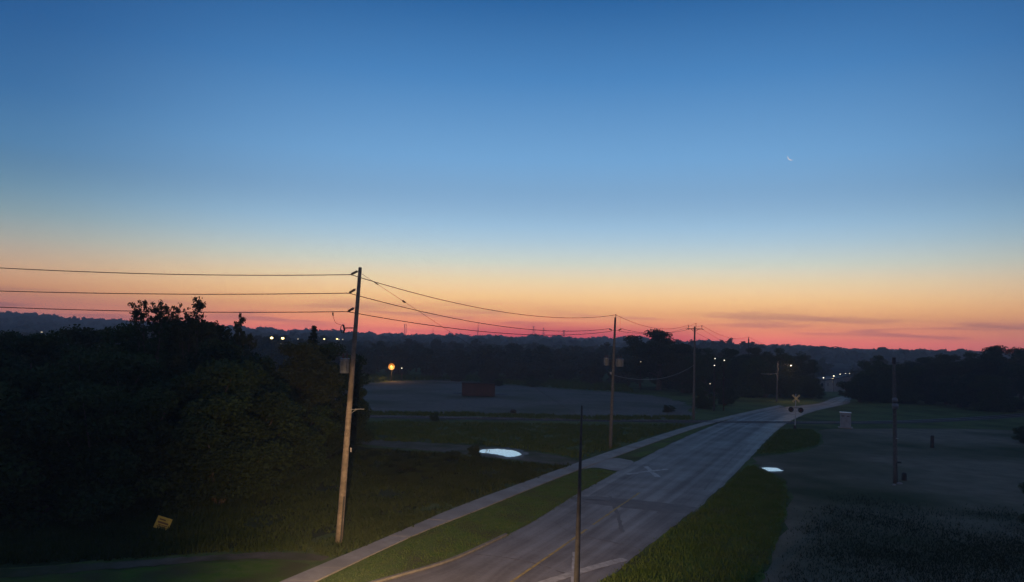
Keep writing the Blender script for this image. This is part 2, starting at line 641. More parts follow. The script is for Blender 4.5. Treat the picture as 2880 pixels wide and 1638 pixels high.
def stripe(name, pixpts, width, z, m, parent, n=30, jit=0.0, seed=1):
    pts = smooth_line(G(*pixpts), 1) if len(pixpts) > 2 else G(*pixpts)
    A, B = [], []
    for i, p in enumerate(pts):
        d = (pts[min(i + 1, len(pts) - 1)] - pts[max(0, i - 1)]).normalized()
        s = Vector((-d.y, d.x, 0)) * width / 2
        A.append(p + s)
        B.append(p - s)
    return strip(name, A, B, z, m, parent, n=n, cols=1, jitter=jit, seed=seed)


tarp = sheet('tar_patch', [(1606, 1402), (1640, 1396), (1750, 1404), (1860, 1415), (1955, 1428), (1975, 1436), (1945, 1446), (1850, 1440), (1740, 1428), (1650, 1416), (1606, 1410)], 0.035, TAR, road, 0.1, 4)[0]
stripe('crack_seal', [(1716, 1398), (1728, 1432), (1742, 1460), (1750, 1500)], 0.22, 0.039, TAR, road, jit=0.06)
for kk, cp in enumerate(([(1330, 1560), (1420, 1570), (1520, 1590), (1600, 1620)], [(1700, 1360), (1790, 1372), (1880, 1380), (1990, 1396)], [(1560, 1470), (1600, 1500), (1690, 1520), (1800, 1545)],
                         [(1860, 1290), (1930, 1300), (2020, 1310), (2070, 1318)], [(1980, 1380), (2010, 1340), (2060, 1290), (2100, 1250)])):
    stripe('crack_seal', cp, 0.07, 0.0385 + 0.0003 * kk, TAR, road, n=40, jit=0.05, seed=20 + kk)
stripe('centre_line', [(1380, 1680), (1440, 1638), (1560, 1555), (1650, 1491)], 0.13, 0.041, YELLOW, road, n=40, jit=0.015)
stripe('centre_line', [(1668, 1478), (1760, 1414), (1800, 1387)], 0.12, 0.0415, YELLOW, road, n=30, jit=0.03)
WHITE2 = mat('white_paint_fresh', (0.52, 0.48, 0.43), (0.30, 0.27, 0.235), scale=2.5, rough=0.8, detail=9)
stripe('stop_bar', [(1505, 1650), (1640, 1607), (1757, 1575)], 0.5, 0.042, WHITE2, road, n=20, jit=0.03)
stripe('painted_line', [(1611, 1648), (1614, 1600), (1617, 1556)], 0.2, 0.045, WHITE2, road, n=14, jit=0.02)
stripe('crossing_mark', [(1764, 1336), (1820, 1328), (1878, 1321)], 0.42, 0.042, WHITE, road, n=16, jit=0.05)
stripe('crossing_mark', [(1815, 1313), (1832, 1328), (1850, 1344)], 0.42, 0.046, WHITE, road, n=16, jit=0.05)
stripe('stop_line', [(2070, 1196), (2121, 1201), (2165, 1205)], 0.45, 0.042, WHITE, road, n=16, jit=0.04)

# ---- pavement, driveway, verge, kerb ------------------------------------------
sw_l = G((700, 1678), (793, 1638), (950, 1572), (1118, 1500), (1287, 1427), (1463, 1362), (1624, 1303), (1709, 1273), (1800, 1243), (1880, 1217), (1955, 1195), (2080, 1164), (2190, 1141))
sw_r = G((800, 1678), (889, 1638), (1040, 1565), (1181, 1500), (1322, 1446), (1498, 1374), (1631, 1321), (1730, 1286), (1812, 1256), (1895, 1226), (1975, 1199), (2095, 1168), (2205, 1144))
pave = empty('pavement', sw_l[2])
tag(pave, 'narrow concrete pavement running alongside the road', 'pavement', kind='structure')
A, B = along(smooth_line(sw_l, 1), 61), along(smooth_line(sw_r, 1), 61)
off = sw_l[2]
rngp = random.Random(12)
for i in range(60):
    dz = 0.06 + rngp.uniform(-0.008, 0.008)
    a0, a1 = A[i].lerp(A[i + 1], 0.006), A[i].lerp(A[i + 1], 0.994)
    b0, b1 = B[i].lerp(B[i + 1], 0.006), B[i].lerp(B[i + 1], 0.994)
    q = [a0, b0, b1, a1]
    vs = [Vector((p.x, p.y, -0.1)) - off for p in q] + [Vector((p.x, p.y, dz)) - off for p in q]
    MB().add(vs, [(4, 5, 6, 7), (0, 1, 5, 4), (1, 2, 6, 5), (2, 3, 7, 6), (3, 0, 4, 7)]).build('paving_slab', CONC, pave)

drive, _ = sheet('driveway', [(1640, 1321), (1680, 1304), (1728, 1288), (1760, 1294), (1788, 1300), (1766, 1314), (1742, 1328), (1705, 1322), (1676, 1316)], 0.05, CONC, None, 0.03, 5)
tag(drive, 'short concrete driveway apron between pavement and road', 'driveway', kind='structure')
verge, _ = sheet('grass_verge', [(905, 1638), (1046, 1566), (1186, 1501), (1328, 1446), (1500, 1376), (1640, 1321), (1676, 1317), (1702, 1322), (1738, 1330), (1716, 1338), (1625, 1388),
                                 (1545, 1438), (1484, 1477), (1424, 1507), (1362, 1536), (1296, 1566), (1230, 1592), (1095, 1629), (960, 1660)], 0.034, VERGE, None, 0.06, 6)
tag(verge, 'mown grass verge between pavement and road kerb', 'verge', kind='structure')
verge2, _ = sheet('grass_verge', [(1740, 1288), (1820, 1257), (1900, 1228), (1978, 1200), (1985, 1203), (1888, 1247), (1795, 1294)], 0.034, VERGE, None, 0.06, 7)
tag(verge2, 'narrow wedge of grass between pavement and road before the crossing', 'verge', kind='structure')
isl1, _ = sheet('grass_verge', [(1700, 1638), (1808, 1556), (1902, 1482), (1963, 1437), (2019, 1388), (2086, 1324), (2110, 1306), (2150, 1318), (2205, 1352), (2216, 1405), (2202, 1484), (2169, 1555), (2131, 1638), (2100, 1740), (1600, 1740)], 0.034, VERGE, None, 0.2, 8)
tag(isl1, 'tongue of grass between the road and the gravel yard', 'verge', kind='structure')
isl2, _ = sheet('grass_verge', [(2128, 1278), (2150, 1252), (2196, 1208), (2281, 1207), (2312, 1226), (2300, 1254), (2215, 1274)], 0.034, VERGE, None, 0.25, 9)
tag(isl2, 'small grass island at the foot of the crossing signal', 'verge', kind='structure')
# kerb at the corner, bottom left of the road
kerb_pts = smooth_line(G((960, 1668), (1100, 1629), (1236, 1591), (1302, 1565), (1364, 1536), (1424, 1507)), 2)
kerb = empty('kerb', kerb_pts[0])
tag(kerb, 'low concrete kerb curving round the corner of the verge', 'kerb', kind='structure')
kp = along(kerb_pts, 16)
for i in range(15):
    a, b = kp[i].lerp(kp[i + 1], 0.01), kp[i].lerp(kp[i + 1], 0.99)
    d = (b - a)
    c = (a + b) / 2 - kerb_pts[0]
    MB().box((c.x, c.y, 0.04), (d.length, 0.15, 0.16), math.atan2(d.y, d.x)).build('kerb_stone', mat('kerb_concrete', (0.17, 0.15, 0.125), (0.24, 0.21, 0.175), scale=3, rough=0.9), kerb)

lot, _ = sheet('gravel_lot', [(985, 1085), (1100, 1072), (1280, 1070), (1420, 1082), (1600, 1096), (1780, 1106), (1900, 1124), (1950, 1150), (1948, 1176), (1800, 1178), (1640, 1178), (1300, 1167), (1020, 1163), (880, 1162)], 0.02, GRAVEL, None, 1.1, 10)
tag(lot, 'wide bare gravel lot beyond the railway line', 'gravel lot', kind='structure')
yard, _ = sheet('gravel_yard', [(2128, 1284), (2215, 1280), (2308, 1258), (2322, 1228), (2290, 1208), (2420, 1206), (2700, 1206), (2980, 1215), (3100, 1300), (3100, 1750), (2085, 1750), (2140, 1638), (2176, 1555), (2210, 1484), (2224, 1405), (2212, 1352), (2155, 1315), (2112, 1302)], 0.022, YARD, None, 0.35, 11)
tag(yard, 'dark gravel yard on the right of the road', 'gravel yard', kind='structure')
lane = strip('dirt_lane', smooth_line(G((1012, 1232), (1110, 1240), (1300, 1253), (1420, 1262), (1570, 1283), (1630, 1298)), 2),
             smooth_line(G((1005, 1250), (1100, 1258), (1290, 1276), (1410, 1290), (1560, 1308), (1618, 1309)), 2), 0.02, DIRT, n=60, cols=4, jitter=0.25, seed=13)
tag(lane, 'bare earth lane leading from the driveway past the large puddle', 'lane', kind='structure')
GLOOM = mat('ground_gloom', (0.026, 0.03, 0.014), (0.045, 0.05, 0.022), scale=1.0, rough=0.95, bump=0.5, c3=(0.06, 0.07, 0.024), scale3=0.16, spec=0.05, detail=8)  # darkened ground colour, stands in for ground the lamp leaves unlit
floor_, _ = sheet('thicket_floor', [(-500, 1300), (300, 1262), (900, 1236), (1010, 1256), (1180, 1275), (1380, 1300), (1440, 1330), (1330, 1375), (1150, 1432), (980, 1480), (860, 1520), (640, 1550), (387, 1570), (0, 1592), (-500, 1620)], 0.008, GLOOM, None, 0.5, 51)
tag(floor_, 'weedy ground under and before the thicket, its gloom put into the colour', 'ground', kind='structure')
path = strip('dirt_path', smooth_line(G((-300, 1622), (0, 1602), (387, 1578), (645, 1560), (816, 1552), (930, 1566)), 2),
             smooth_line(G((-300, 1650), (0, 1628), (387, 1597), (645, 1574), (790, 1574), (905, 1580)), 2), 0.02, DIRT, n=60, cols=4, jitter=0.12, seed=14)
tag(path, 'trodden earth path curving off the pavement', 'path', kind='structure')

lawn, _ = sheet('grass_verge', [(-300, 1664), (0, 1634), (387, 1602), (645, 1578), (785, 1577), (888, 1586), (830, 1618), (740, 1655), (600, 1740), (-300, 1760)], 0.010, VERGE, None, 0.1, 75)
tag(lawn, 'dark grass below the earth path in the bottom left corner', 'verge', kind='structure')

# ---- puddles -------------------------------------------------------------------
mudp = [(1322, 1272), (1340, 1263), (1366, 1260.5), (1395, 1259), (1430, 1261), (1462, 1266), (1484, 1275), (1486, 1283), (1462, 1290), (1436, 1293), (1410, 1290), (1385, 1283), (1350, 1279)]
mud, _ = sheet('mud', mudp, 0.028, MUD, None, 0.3, 35, step=0.7)
tag(mud, 'dark wet mud round the large puddle', 'mud', kind='structure')
mud2, _ = sheet('mud', [(2128, 1317), (2150, 1312), (2190, 1314), (2216, 1325), (2200, 1333), (2165, 1333), (2145, 1327)], 0.0375, MUD, None, 0.2, 36, step=0.6)
tag(mud2, 'dark wet mud round the small puddle', 'mud', kind='structure')
pud1, _ = sheet('puddle', [(1344, 1273), (1350, 1267), (1366, 1265), (1395, 1264), (1425, 1266), (1452, 1270), (1462, 1276), (1466, 1280), (1455, 1284), (1438, 1287), (1420, 1286), (1405, 1280), (1380, 1278), (1358, 1275)], 0.036, WATER, None, 0.12, 15, step=0.35)
tag(pud1, 'long bright puddle on the earth lane mirroring the sky', 'puddle')
pud2, _ = sheet('puddle', [(2141, 1317.5), (2141, 1317.5), (2160, 1316.5), (2184, 1318), (2186, 1318.5), (2203, 1326), (2203, 1326), (2180, 1327.5), (2162, 1327.5), (2160, 1327)], 0.042, WATER, None, 0.04, 16, step=0.4)
tag(pud2, 'small bright puddle at the edge of the gravel yard', 'puddle')

# ---- railway -------------------------------------------------------------------
trk = smooth_line(G((300, 1158), (700, 1167), (1000, 1172), (1460, 1179), (1967, 1187), (2240, 1190), (2500, 1189), (2650, 1183), (2760, 1177), (2860, 1169), (3000, 1157)), 2)
trk = along(trk, 140)
t0 = trk[0].copy()
rail_track = empty('railway_track', t0)
tag(rail_track, 'single railway track crossing the road on a low ballast bed', 'railway track')


def track_off(s):
    out = []
    for i, p in enumerate(trk):
        d = (trk[min(i + 1, len(trk) - 1)] - trk[max(0, i - 1)]).normalized()
        out.append(p + Vector((-d.y, d.x, 0)) * s - t0)
    return out


def sweep(name, offs, m, closed=False):
    """offs: list of (sideways, height) making an open profile"""
    lines = [[(p.x, p.y, z) for p in track_off(s)] for s, z in offs]
    n = len(trk)
    V = [v for ln in lines for v in ln]
    F = []
    for j in range(len(lines) - 1):
        for i in range(n - 1):
            F.append((j * n + i, j * n + i + 1, (j + 1) * n + i + 1, (j + 1) * n + i))
    mb = MB()
    mb.v, mb.f = V, F
    return mb.build(name, m, rail_track)


sweep('ballast_bed', [(1.75, 0.0), (1.35, 0.024), (-1.35, 0.024), (-1.75, 0.0)], BALLAST)
for s in (0.72, -0.72):
    r_ = sweep('rail', [(s + 0.06, 0.03), (s + 0.02, 0.07), (s + 0.036, 0.085), (s + 0.036, 0.115), (s - 0.036, 0.115), (s - 0.036, 0.085), (s - 0.02, 0.07), (s - 0.06, 0.03)], RAILW)
    sweep('rail_head', [(s + 0.036, 0.116), (s + 0.034, 0.121), (s - 0.034, 0.121), (s - 0.036, 0.116)], RAILM).parent = r_
mb = MB()
for i in range(len(trk) - 1):
    seg = trk[i + 1] - trk[i]
    k = max(1, int(seg.length / 0.62))
    for j in range(k):
        p = trk[i].lerp(trk[i + 1], j / k)
        if abs(proj(p)[0] - 2090) < 130:
            continue
        mb.box(p - t0 + Vector((0, 0, 0.022)), (0.22, 2.5, 0.03), math.atan2(seg.y, seg.x))
sl = mb.build('sleepers', SLEEPER, rail_track)
sl['kind'] = 'stuff'


# ---- utility poles ---------------------------------------------------------------
def shaft(root, base, top, r0, r1, m=WOOD, n=14, name='pole_shaft'):
    b, t = Vector((0, 0, -0.3)), top - base
    pts = [b.lerp(t, k / 6) for k in range(7)] + [t + (t - b).normalized() * 0.03]
    rs = [r0 + (r1 - r0) * k / 6 for k in range(7)] + [r1 * 0.75]
    return MB().tube(pts, rs, n).build(name, m, root, True)


def disc_insulator(root, a, b, r=0.06, name='insulator'):
    """a string of porcelain sheds between a and b"""
    a, b = Vector(a), Vector(b)
    pts, rs = [], []
    n = 9
    for k in range(n * 2 + 1):
        pts.append(a.lerp(b, 0.12 + 0.76 * k / (n * 2)))
        rs.append(r if k % 2 else r * 0.55)
    pts = [a, a.lerp(b, 0.119)] + pts + [b.lerp(a, 0.119), b]
    rs = [r * 0.25, r * 0.25] + rs + [r * 0.25, r * 0.25]
    return MB().tube(pts, rs, 10).build(name, PORC, root)


def can(root, c, r, h, name='transformer'):
    c = Vector(c)
    z0 = c - Vector((0, 0, h / 2))
    pts = [z0 + Vector((0, 0, q * h)) for q in (0, 0.03, 0.9, 0.93, 0.97, 1.0)]
    o = MB().tube(pts, [r * 0.9, r, r, r * 1.06, r * 1.06, r * 0.8], 18).build(name, CAN, root)
    for s in (-0.4, 0.4):
        bu = MB()
        p = z0 + Vector((s * r, 0, h))
        bu.tube([p, p + Vector((0, 0, 0.06)), p + Vector((0, 0, 0.1)), p + Vector((0, 0, 0.2)), p + Vector((0, 0, 0.25))], [0.05, 0.07, 0.045, 0.05, 0.02], 8)
        bu.build('bushing', PORC, o)
    for k in range(-2, 3):
        fi = MB()
        a = -math.pi / 2 + k * 0.3
        fi.box(c + Vector((math.cos(a) * (r + 0.03), math.sin(a) * (r + 0.03), -0.02)), (0.08, 0.012, h * 0.7), a)
        fi.build('cooling_fin', CAN, o)
    return o


# pole 1: the near pole on the left of the pavement
P1 = gp(952, 1530)
P1T = at(1013, 754, P1.y)
YP1 = P1.y
u1 = empty('utility_pole', P1)
tag(u1, 'tall leaning wooden utility pole beside the pavement, lit orange lower down', 'utility pole', 'wooden utility poles along the road')
shaft(u1, P1, P1T, 0.185, 0.085, m=LITW)
W1 = []
for (ix, iy), (wx, wy) in zip(((1008, 762), (1001, 813), (997, 866)), ((986, 773), (981, 825), (977, 877))):
    a, b = at(ix, iy, YP1) - P1, at(wx, wy, YP1) - P1
    i_ = disc_insulator(u1, a, b, 0.075)
    MB().box((a + b) / 2 + (b - a) * 0.53, (0.13, 0.03, 0.035), 0).build('wire_clamp', DARKST, i_)
    W1.append(at(wx, wy, YP1))
arm = MB().tube([at(997, 923, YP1) - P1, at(969, 923, YP1) - P1], 0.03, 6).build('cutout_arm', DARKST, u1)
MB().tube([at(966, 914, YP1) - P1, at(969, 928, YP1) - P1, at(965, 938, YP1) - P1], [0.045, 0.05, 0.045], 8).build('fuse_cutout', PORC, u1)
MB().tube([at(966, 914, YP1) - P1, at(959, 918, YP1) - P1, at(958, 926, YP1) - P1, at(962, 938, YP1) - P1], 0.022, 6).build('fuse_tube', DARKST, u1)
jp = [at(x, y, YP1) - P1 for x, y in ((936, 881), (937, 890), (940, 902), (946, 910), (957, 914), (966, 914))]
MB().tube(smooth_line(jp, 2), 0.009, 5).build('jumper_wire', WIRE, u1)
MB().tube([at(936, 880, YP1) - P1, at(937, 889, YP1) - P1], [0.045, 0.028], 8).build('hot_clamp', DARKST, u1)
tc1 = at(969.5, 1029, YP1) - P1
can(u1, tc1, 0.225, 0.74)
for x_, y_ in ((985, 1022), (984, 1038)):
    MB().box(at(x_, y_, YP1) - P1, (0.2, 0.06, 0.06)).build('transformer_bracket', DARKST, u1)
MB().tube([at(985, 1152, YP1 - 0.18) - P1, at(1024, 1151, YP1 - 0.18) - P1], 0.018, 6).tube([at(987, 1163, YP1 - 0.18) - P1, at(1003, 1152, YP1 - 0.18) - P1], 0.014, 6).build('cable_bracket', CABLE, u1)
MB().tube([at(988, 1260, YP1 - 0.05) - P1 + Vector((-0.02, 0, 0)), at(987, 1272, YP1 - 0.05) - P1], 0.03, 6).build('tag_plate', WHITE, u1)
pz = [P1.lerp(P1T, k) - P1 for k in (0.0, 0.17)]
MB().tube([pz[0] + Vector((0.12, -0.15, 0)), pz[1] + Vector((0.115, -0.13, 0))], 0.035, 8).build('ground_guard', DARKST, u1)

# pole 2 with two transformers
P2 = gp(1716, 1262)
P2T = at(1730.5, 894, P2.y)
YP2 = P2.y
u2 = empty('utility_pole', P2)
tag(u2, 'wooden utility pole with two grey transformers beyond the driveway', 'utility pole', 'wooden utility poles along the road')
shaft(u2, P2, P2T, 0.17, 0.1)
ftop = at(1732, 886, YP2)
MB().tube([P2T - P2 + Vector((0.03, 0, -0.2)), ftop - P2], 0.028, 8).build('top_pin', DARKST, u2)
disc_insulator(u2, at(1732, 888, YP2) - P2, at(1732, 883.5, YP2) - P2, 0.05)
ins2 = {}
for key, a, b in (('l', (1722, 929.5), (1712, 925)), ('r', (1739, 929.5), (1749, 925))):
    disc_insulator(u2, at(*a, YP2) - P2, at(*b, YP2) - P2, 0.075)
    ins2[key] = at(*b, YP2)
MB().tube([at(1719, 929.5, YP2) - P2, at(1742, 929.5, YP2) - P2], 0.022, 6).build('dead_end_bracket', DARKST, u2)
for x in (1719, 1741):
    disc_insulator(u2, at(x, 929.8, YP2) - P2, at(x, 932.2, YP2) - P2, 0.05)
can(u2, at(1705.5, 1017.5, YP2) - P2, 0.25, 0.76)
can(u2, at(1743, 1020.5, YP2) - P2, 0.36, 0.76)
for y_ in (1014, 1024):
    MB().box(at(1719, y_, YP2) - P2, (0.5, 0.06, 0.07)).build('transformer_bracket', DARKST, u2)
MB().box(at(1718, 1050, YP2 - .2) - P2, (0.2, 0.16, 0.24)).build('junction_box', CAN, u2)
MB().tube([at(1747, 889.5, YP2) - P2, at(1744.5, 899, YP2) - P2, at(1744, 926, YP2) - P2], 0.008, 5).build('jumper_wire', WIRE, u2)

# pole 3 with a crossarm
P3 = gp(1950.5, 1180)
P3T = at(1954, 919, P3.y)
YP3 = P3.y
u3 = empty('utility_pole', P3)
tag(u3, 'wooden utility pole with a crossarm and three upright insulators at the lot edge', 'utility pole', 'wooden utility poles along the road')
shaft(u3, P3, P3T, 0.19, 0.115)
al, ar = at(1934, 925, YP3) - P3, at(1974, 926, YP3) - P3
MB().tube([at(1928.5, 927, YP3) - P3, al, ar, at(1980, 929, YP3) - P3], [0.03, 0.07, 0.07, 0.03], 6).build('crossarm', WOOD, u3)
MB().tube([at(1942, 925, YP3) - P3, at(1953.6, 934, YP3) - P3], 0.03, 5).build('arm_brace', DARKST, u3)
MB().tube([at(1966, 926, YP3) - P3, at(1953.6, 934, YP3) - P3], 0.03, 5).build('arm_brace', DARKST, u3)
W3 = []
for x, y0, y1 in ((1936.5, 925, 914.5), (1957.5, 920, 909), (1974, 926, 915.5)):
    pin = MB().tube([at(x, y0, YP3) - P3, at(x, y1 + 3, YP3) - P3], 0.03, 6).build('insulator_pin', DARKST, u3)
    disc_insulator(u3, at(x, y1 + 4, YP3) - P3, at(x, y1, YP3) - P3, 0.07)
    W3.append(at(x, y1, YP3))

# pole 4, far along the road
YP4 = 172.0
t4 = at(2105.5, 949, YP4)
P4 = Vector((t4.x, YP4, 0))
u4 = empty('utility_pole', P4)
tag(u4, 'far utility pole whose top stands above the roadside trees', 'utility pole', 'wooden utility poles along the road')
shaft(u4, P4, at(2105.5, 953, YP4), 0.19, 0.14)
MB().tube([at(2105.5, 957, YP4) - P4, t4 - P4], 0.06, 6).build('top_pin', DARKST, u4)
disc_insulator(u4, at(2105.5, 950, YP4) - P4, at(2105.5, 947.5, YP4) - P4, 0.09)

# lamp pole by the road, past the crossing
P5 = gp(2184, 1131)
YP5 = P5.y
u5 = empty('street_lamp', P5)
tag(u5, 'wooden lamp pole with long arm and small lit lamp past the crossing', 'street lamp')
t5 = at(2187, 1018, YP5)
shaft(u5, P5, t5, 0.16, 0.11, name='lamp_post')
h5 = at(2221, 1027, YP5)
MB().tube(smooth_line([at(2187, 1034, YP5) - P5, at(2202, 1026, YP5) - P5, h5 - P5], 2), 0.022, 6).build('lamp_arm', DARKST, u5)
hd = MB().box(h5 - P5 + Vector((0.2, 0, 0.02)), (0.5, 0.22, 0.08)).build('lamp_head', DARKST, u5)


def bulb(root, c, r, m, squash=0.7, name='lamp_bulb'):
    mb = MB()
    c = Vector(c)
    n = 5
    pts = [c + Vector((0, 0, -r * squash * math.cos(math.pi * k / (2 * n) * 2))) for k in range(0, n + 1)]
    rs = [max(0.02 * r, r * math.sin(math.pi * k / n)) for k in range(0, n + 1)]
    return mb.tube(pts, rs, 10).build(name, m, root)


bulb(u5, h5 - P5 + Vector((0.25, 0, -0.1)), 0.12, COOLW)
MB().tube([at(2140, 1052, YP5 - 6) - P5, at(2165, 1053, YP5 - 3) - P5, at(2186, 1051, YP5) - P5], 0.03, 5).build('service_cable', CABLE, u5)


# ---- wires -----------------------------------------------------------------------
def span(A, B, via=None, sag=1.0, r=0.013, m=WIRE, label='', cat='power line', name='power_line', group='overhead power lines', n=40):
    A, B = Vector(A), Vector(B)
    if via is not None:
        lo, hi = 0.0, 1.0
        sgn = proj(B)[0] > proj(A)[0]
        for _ in range(40):
            mid = (lo + hi) / 2
            if (proj(A.lerp(B, mid))[0] < via[0]) == sgn:
                lo = mid
            else:
                hi = mid
        t = (lo + hi) / 2
        p = A.lerp(B, t)
        q = at(via[0], via[1], p.y)
        sag = max(0.0, (p.z - q.z) / (4 * t * (1 - t)))
    pts = [A.lerp(B, k / n) - Vector((0, 0, 4 * sag * (k / n) * (1 - k / n))) for k in range(n + 1)]
    base = pts[0].copy()
    o = MB().tube([p - base for p in pts], r, 5).build(name, m)
    o.location = base
    tag(o, label, cat, group)
    return o


# three conductors coming in from the left
K = 1.125
for k, (x0, ym, a, lab) in enumerate(((720, 689.3, 3.67e-5, 'top'), (620, 736.5, 2.2e-5, 'middle'), (700, 782, 2.76e-5, 'lowest'))):
    end = W1[k]
    ex, ey = proj(end)
    pts = []
    for j in range(49):
        x = ex / K + (-700 - ex / K) * j / 48
        f = (ym - a * (x - x0) ** 2) * K
        f += (ey - (ym - a * (ex / K - x0) ** 2) * K) * max(0, 1 - j / 12)
        pts.append(at(x * K, f, YP1))
    o = MB().tube([p - pts[0] for p in pts], 0.021, 5).build('power_line', WIRE)
    o.location = pts[0]
    tag(o, lab + ' of the three wires running off left from the near pole', 'power line', 'overhead power lines')

L1 = [span(W1[0], ftop, (1590, 894.5), r=0.021, label='highest wire from the near pole to the pole with two transformers'),
      span(W1[1], ins2['l'], (1586, 932), r=0.021, label='middle wire from the near pole to the pole with two transformers'),
      span(W1[2], at(1719, 932, YP2), (1537, 943), r=0.021, label='lowest wire from the near pole to the pole with two transformers'),
      span(ftop, W3[0], (1880, 925.5), r=0.02, label='topmost wire from the transformer pole to the crossarm pole'),
      span(ins2['r'], W3[1], (1825, 938), r=0.018, label='middle sagging wire from the transformer pole to the crossarm pole'),
      span(at(1741, 932, YP2), W3[2], (1797, 938), r=0.018, label='lowest sagging wire from the transformer pole to the crossarm pole'),
      span(W3[2], at(2105.5, 948, YP4), (2050, 950), r=0.022, label='wire from the crossarm pole to the far pole top'),
      span(at(1976, 927, YP3), at(2060, 978, YP4 - 10), (2017, 952), r=0.018, label='steeper wire falling right from the crossarm pole into the trees'),
      span(at(1958, 936, YP3), at(2050, 985, YP4 - 15), (2000, 958), r=0.018, label='lower wire falling right from below the crossarm into the trees'),
      span(at(2105.5, 948, YP4), at(2190, 990, 190), (2146, 967), r=0.022, label='wire falling right from the far pole top'),
      span(at(1726, 1056, YP2), at(1951, 1028, YP3), (1827, 1068), r=0.022, m=CABLE, label='pale slack cable low between the transformer pole and crossarm pole',
           cat='cable', name='slack_cable')]
# guy wire with strain insulators
ga, gb = at(1016, 770, YP1), gp(1722, 1233)
guy = empty('guy_wire', ga)
tag(guy, 'thin straight guy wire with strain insulators falling right from the near pole', 'guy wire')
MB().tube([Vector((0, 0, 0)), gb - ga], 0.009, 5).build('strand', WIRE, guy)
for (x, y) in ((1059, 801), (1136, 851)):
    lo, hi = 0.0, 1.0
    for _ in range(40):
        mid = (lo + hi) / 2
        if proj(ga.lerp(gb, mid))[0] < x:
            lo = mid
        else:
            hi = mid
    c = (gb - ga) * lo
    d = (gb - ga).normalized()
    MB().tube([c - d * 0.2, c - d * 0.12, c + d * 0.12, c + d * 0.2], [0.012, 0.05 if x > 1100 else 0.03, 0.05 if x > 1100 else 0.03, 0.012], 8).build('strain_insulator', PORC, guy)
MB().tube([gb - ga - Vector((0, 0, 0.2)), gb - ga + (ga - gb).normalized() * 0.6], 0.03, 6).build('anchor_rod', DARKST, guy)

# ---- slim pole in front of the road ------------------------------------------------
YN = 20.0
nt_ = at(1636.5, 1147, YN)
nb = at(1612, 1910, YN)
nb = Vector((nb.x, YN, 0))
un = empty('lamp_standard', nb)
tag(un, 'slim dark tapering pole standing in front of the road', 'pole')
shaft(un, nb, nt_, 0.13, 0.022, m=mat('pole_weathered', (0.065, 0.062, 0.057), (0.10, 0.094, 0.085), scale=5, rough=0.8), name='pole_shaft')
MB().tube([Vector((0, 0, -0.02)), Vector((0, 0, 0.05))], 0.2, 12).build('base_plate', DARKST, un)
MB().tube([nt_ - nb, nt_ - nb + Vector((0, 0, 0.06))], [0.026, 0.012], 8).build('pole_cap', DARKST, un)

# ---- pole in the yard on the right ---------------------------------------------------
PR = gp(2518, 1360)
YR = PR.y
ur = empty('utility_pole', PR)
tag(ur, 'single wooden pole with pale fittings standing in the gravel yard', 'utility pole')
shaft(ur, PR, at(2514.5, 1007, YR), 0.17, 0.11)
MB().tube([at(2514.5, 1024, YR) - PR, at(2514.4, 1006, YR) - PR], 0.125, 12).build('top_cap', DARKST, ur)
c1 = at(2517, 1125, YR - 0.12) - PR
MB().tube([c1 + Vector((0, 0, z)) for z in (-0.17, -0.15, 0.05, 0.13, 0.17)], [0.14, 0.2, 0.2, 0.15, 0.05], 14).build('upper_drum', CAN, ur, True)
c2 = at(2518, 1142, YR - 0.12) - PR
MB().tube([c2 + Vector((0, 0, z)) for z in (-0.24, -0.2, 0.02, 0.12, 0.19)], [0.12, 0.2, 0.24, 0.22, 0.1], 14).build('lower_drum', CAN, ur, True)
MB().box(at(2523, 1234, YR - 0.2) - PR, (0.16, 0.03, 0.05)).build('tag_plate', WHITE, ur)
MB().box(at(2529, 1301, YR - 0.1) - PR, (0.26, 0.16, 0.14)).build('meter_box', DARKST, ur)
MB().tube([at(2522, 1301, YR - 0.17) - PR, Vector((0.1, -0.14, 0))], 0.03, 6).build('conduit', DARKST, ur)
pb = gp(2543, 1352)
post = MB().tube([(0, 0, -0.1), (0, 0, 0.02), (0, 0, 0.5), (0.01, 0, 0.58), (0.01, 0, 0.62)], [0.2, 0.2, 0.19, 0.16, 0.05], 14).build('bollard', mat('stub_paint', (0.035, 0.033, 0.03), (0.06, 0.055, 0.05), scale=4, rough=0.8), None, True)
post.location = pb
tag(post, 'stubby dark bollard at the foot of the yard pole', 'bollard')


def rock(name, loc, s, seed, m=ROCK):
    rng = random.Random(seed)
    V = []
    F = []
    n, k = 8, 5
    for i in range(k + 1):
        ph = math.pi * i / k
        for j in range(n):
            th = 2 * math.pi * j / n
            q = rng.uniform(0.75, 1.15)
            V.append((math.sin(ph) * math.cos(th) * s[0] * q, math.sin(ph) * math.sin(th) * s[1] * q, math.cos(ph) * s[2] * q))
    for i in range(k):
        for j in range(n):
            a, b = i * n + j, i * n + (j + 1) % n
            F.append((a, a + n, b + n, b))
    o = MB().add(V, F).build(name, m)
    o.location = loc
    return o


for i, (x, y, s, lab) in enumerate(((2530, 1363, 0.22, 'larger pale broken stone right of the yard pole foot'), (2514, 1366, 0.15, 'smaller pale broken stone left of the yard pole foot'))):
    o = rock('stone', gp(x, y) + Vector((0, 0, 0.05)), (s, s * 0.8, s * 0.5), 40 + i)
    tag(o, lab, 'stone', 'broken stones at the yard pole')
sp_ = gp(2622, 1260)
o = MB().tube([(0, 0, -0.2), (0, 0, 0.6), (0.03, 0, 1.25), (0.03, 0, 1.3)], [0.2, 0.18, 0.17, 0.1], 10).build('timber_post', RUST)
o.location = sp_
tag(o, 'short dark timber post standing alone in the yard', 'post')

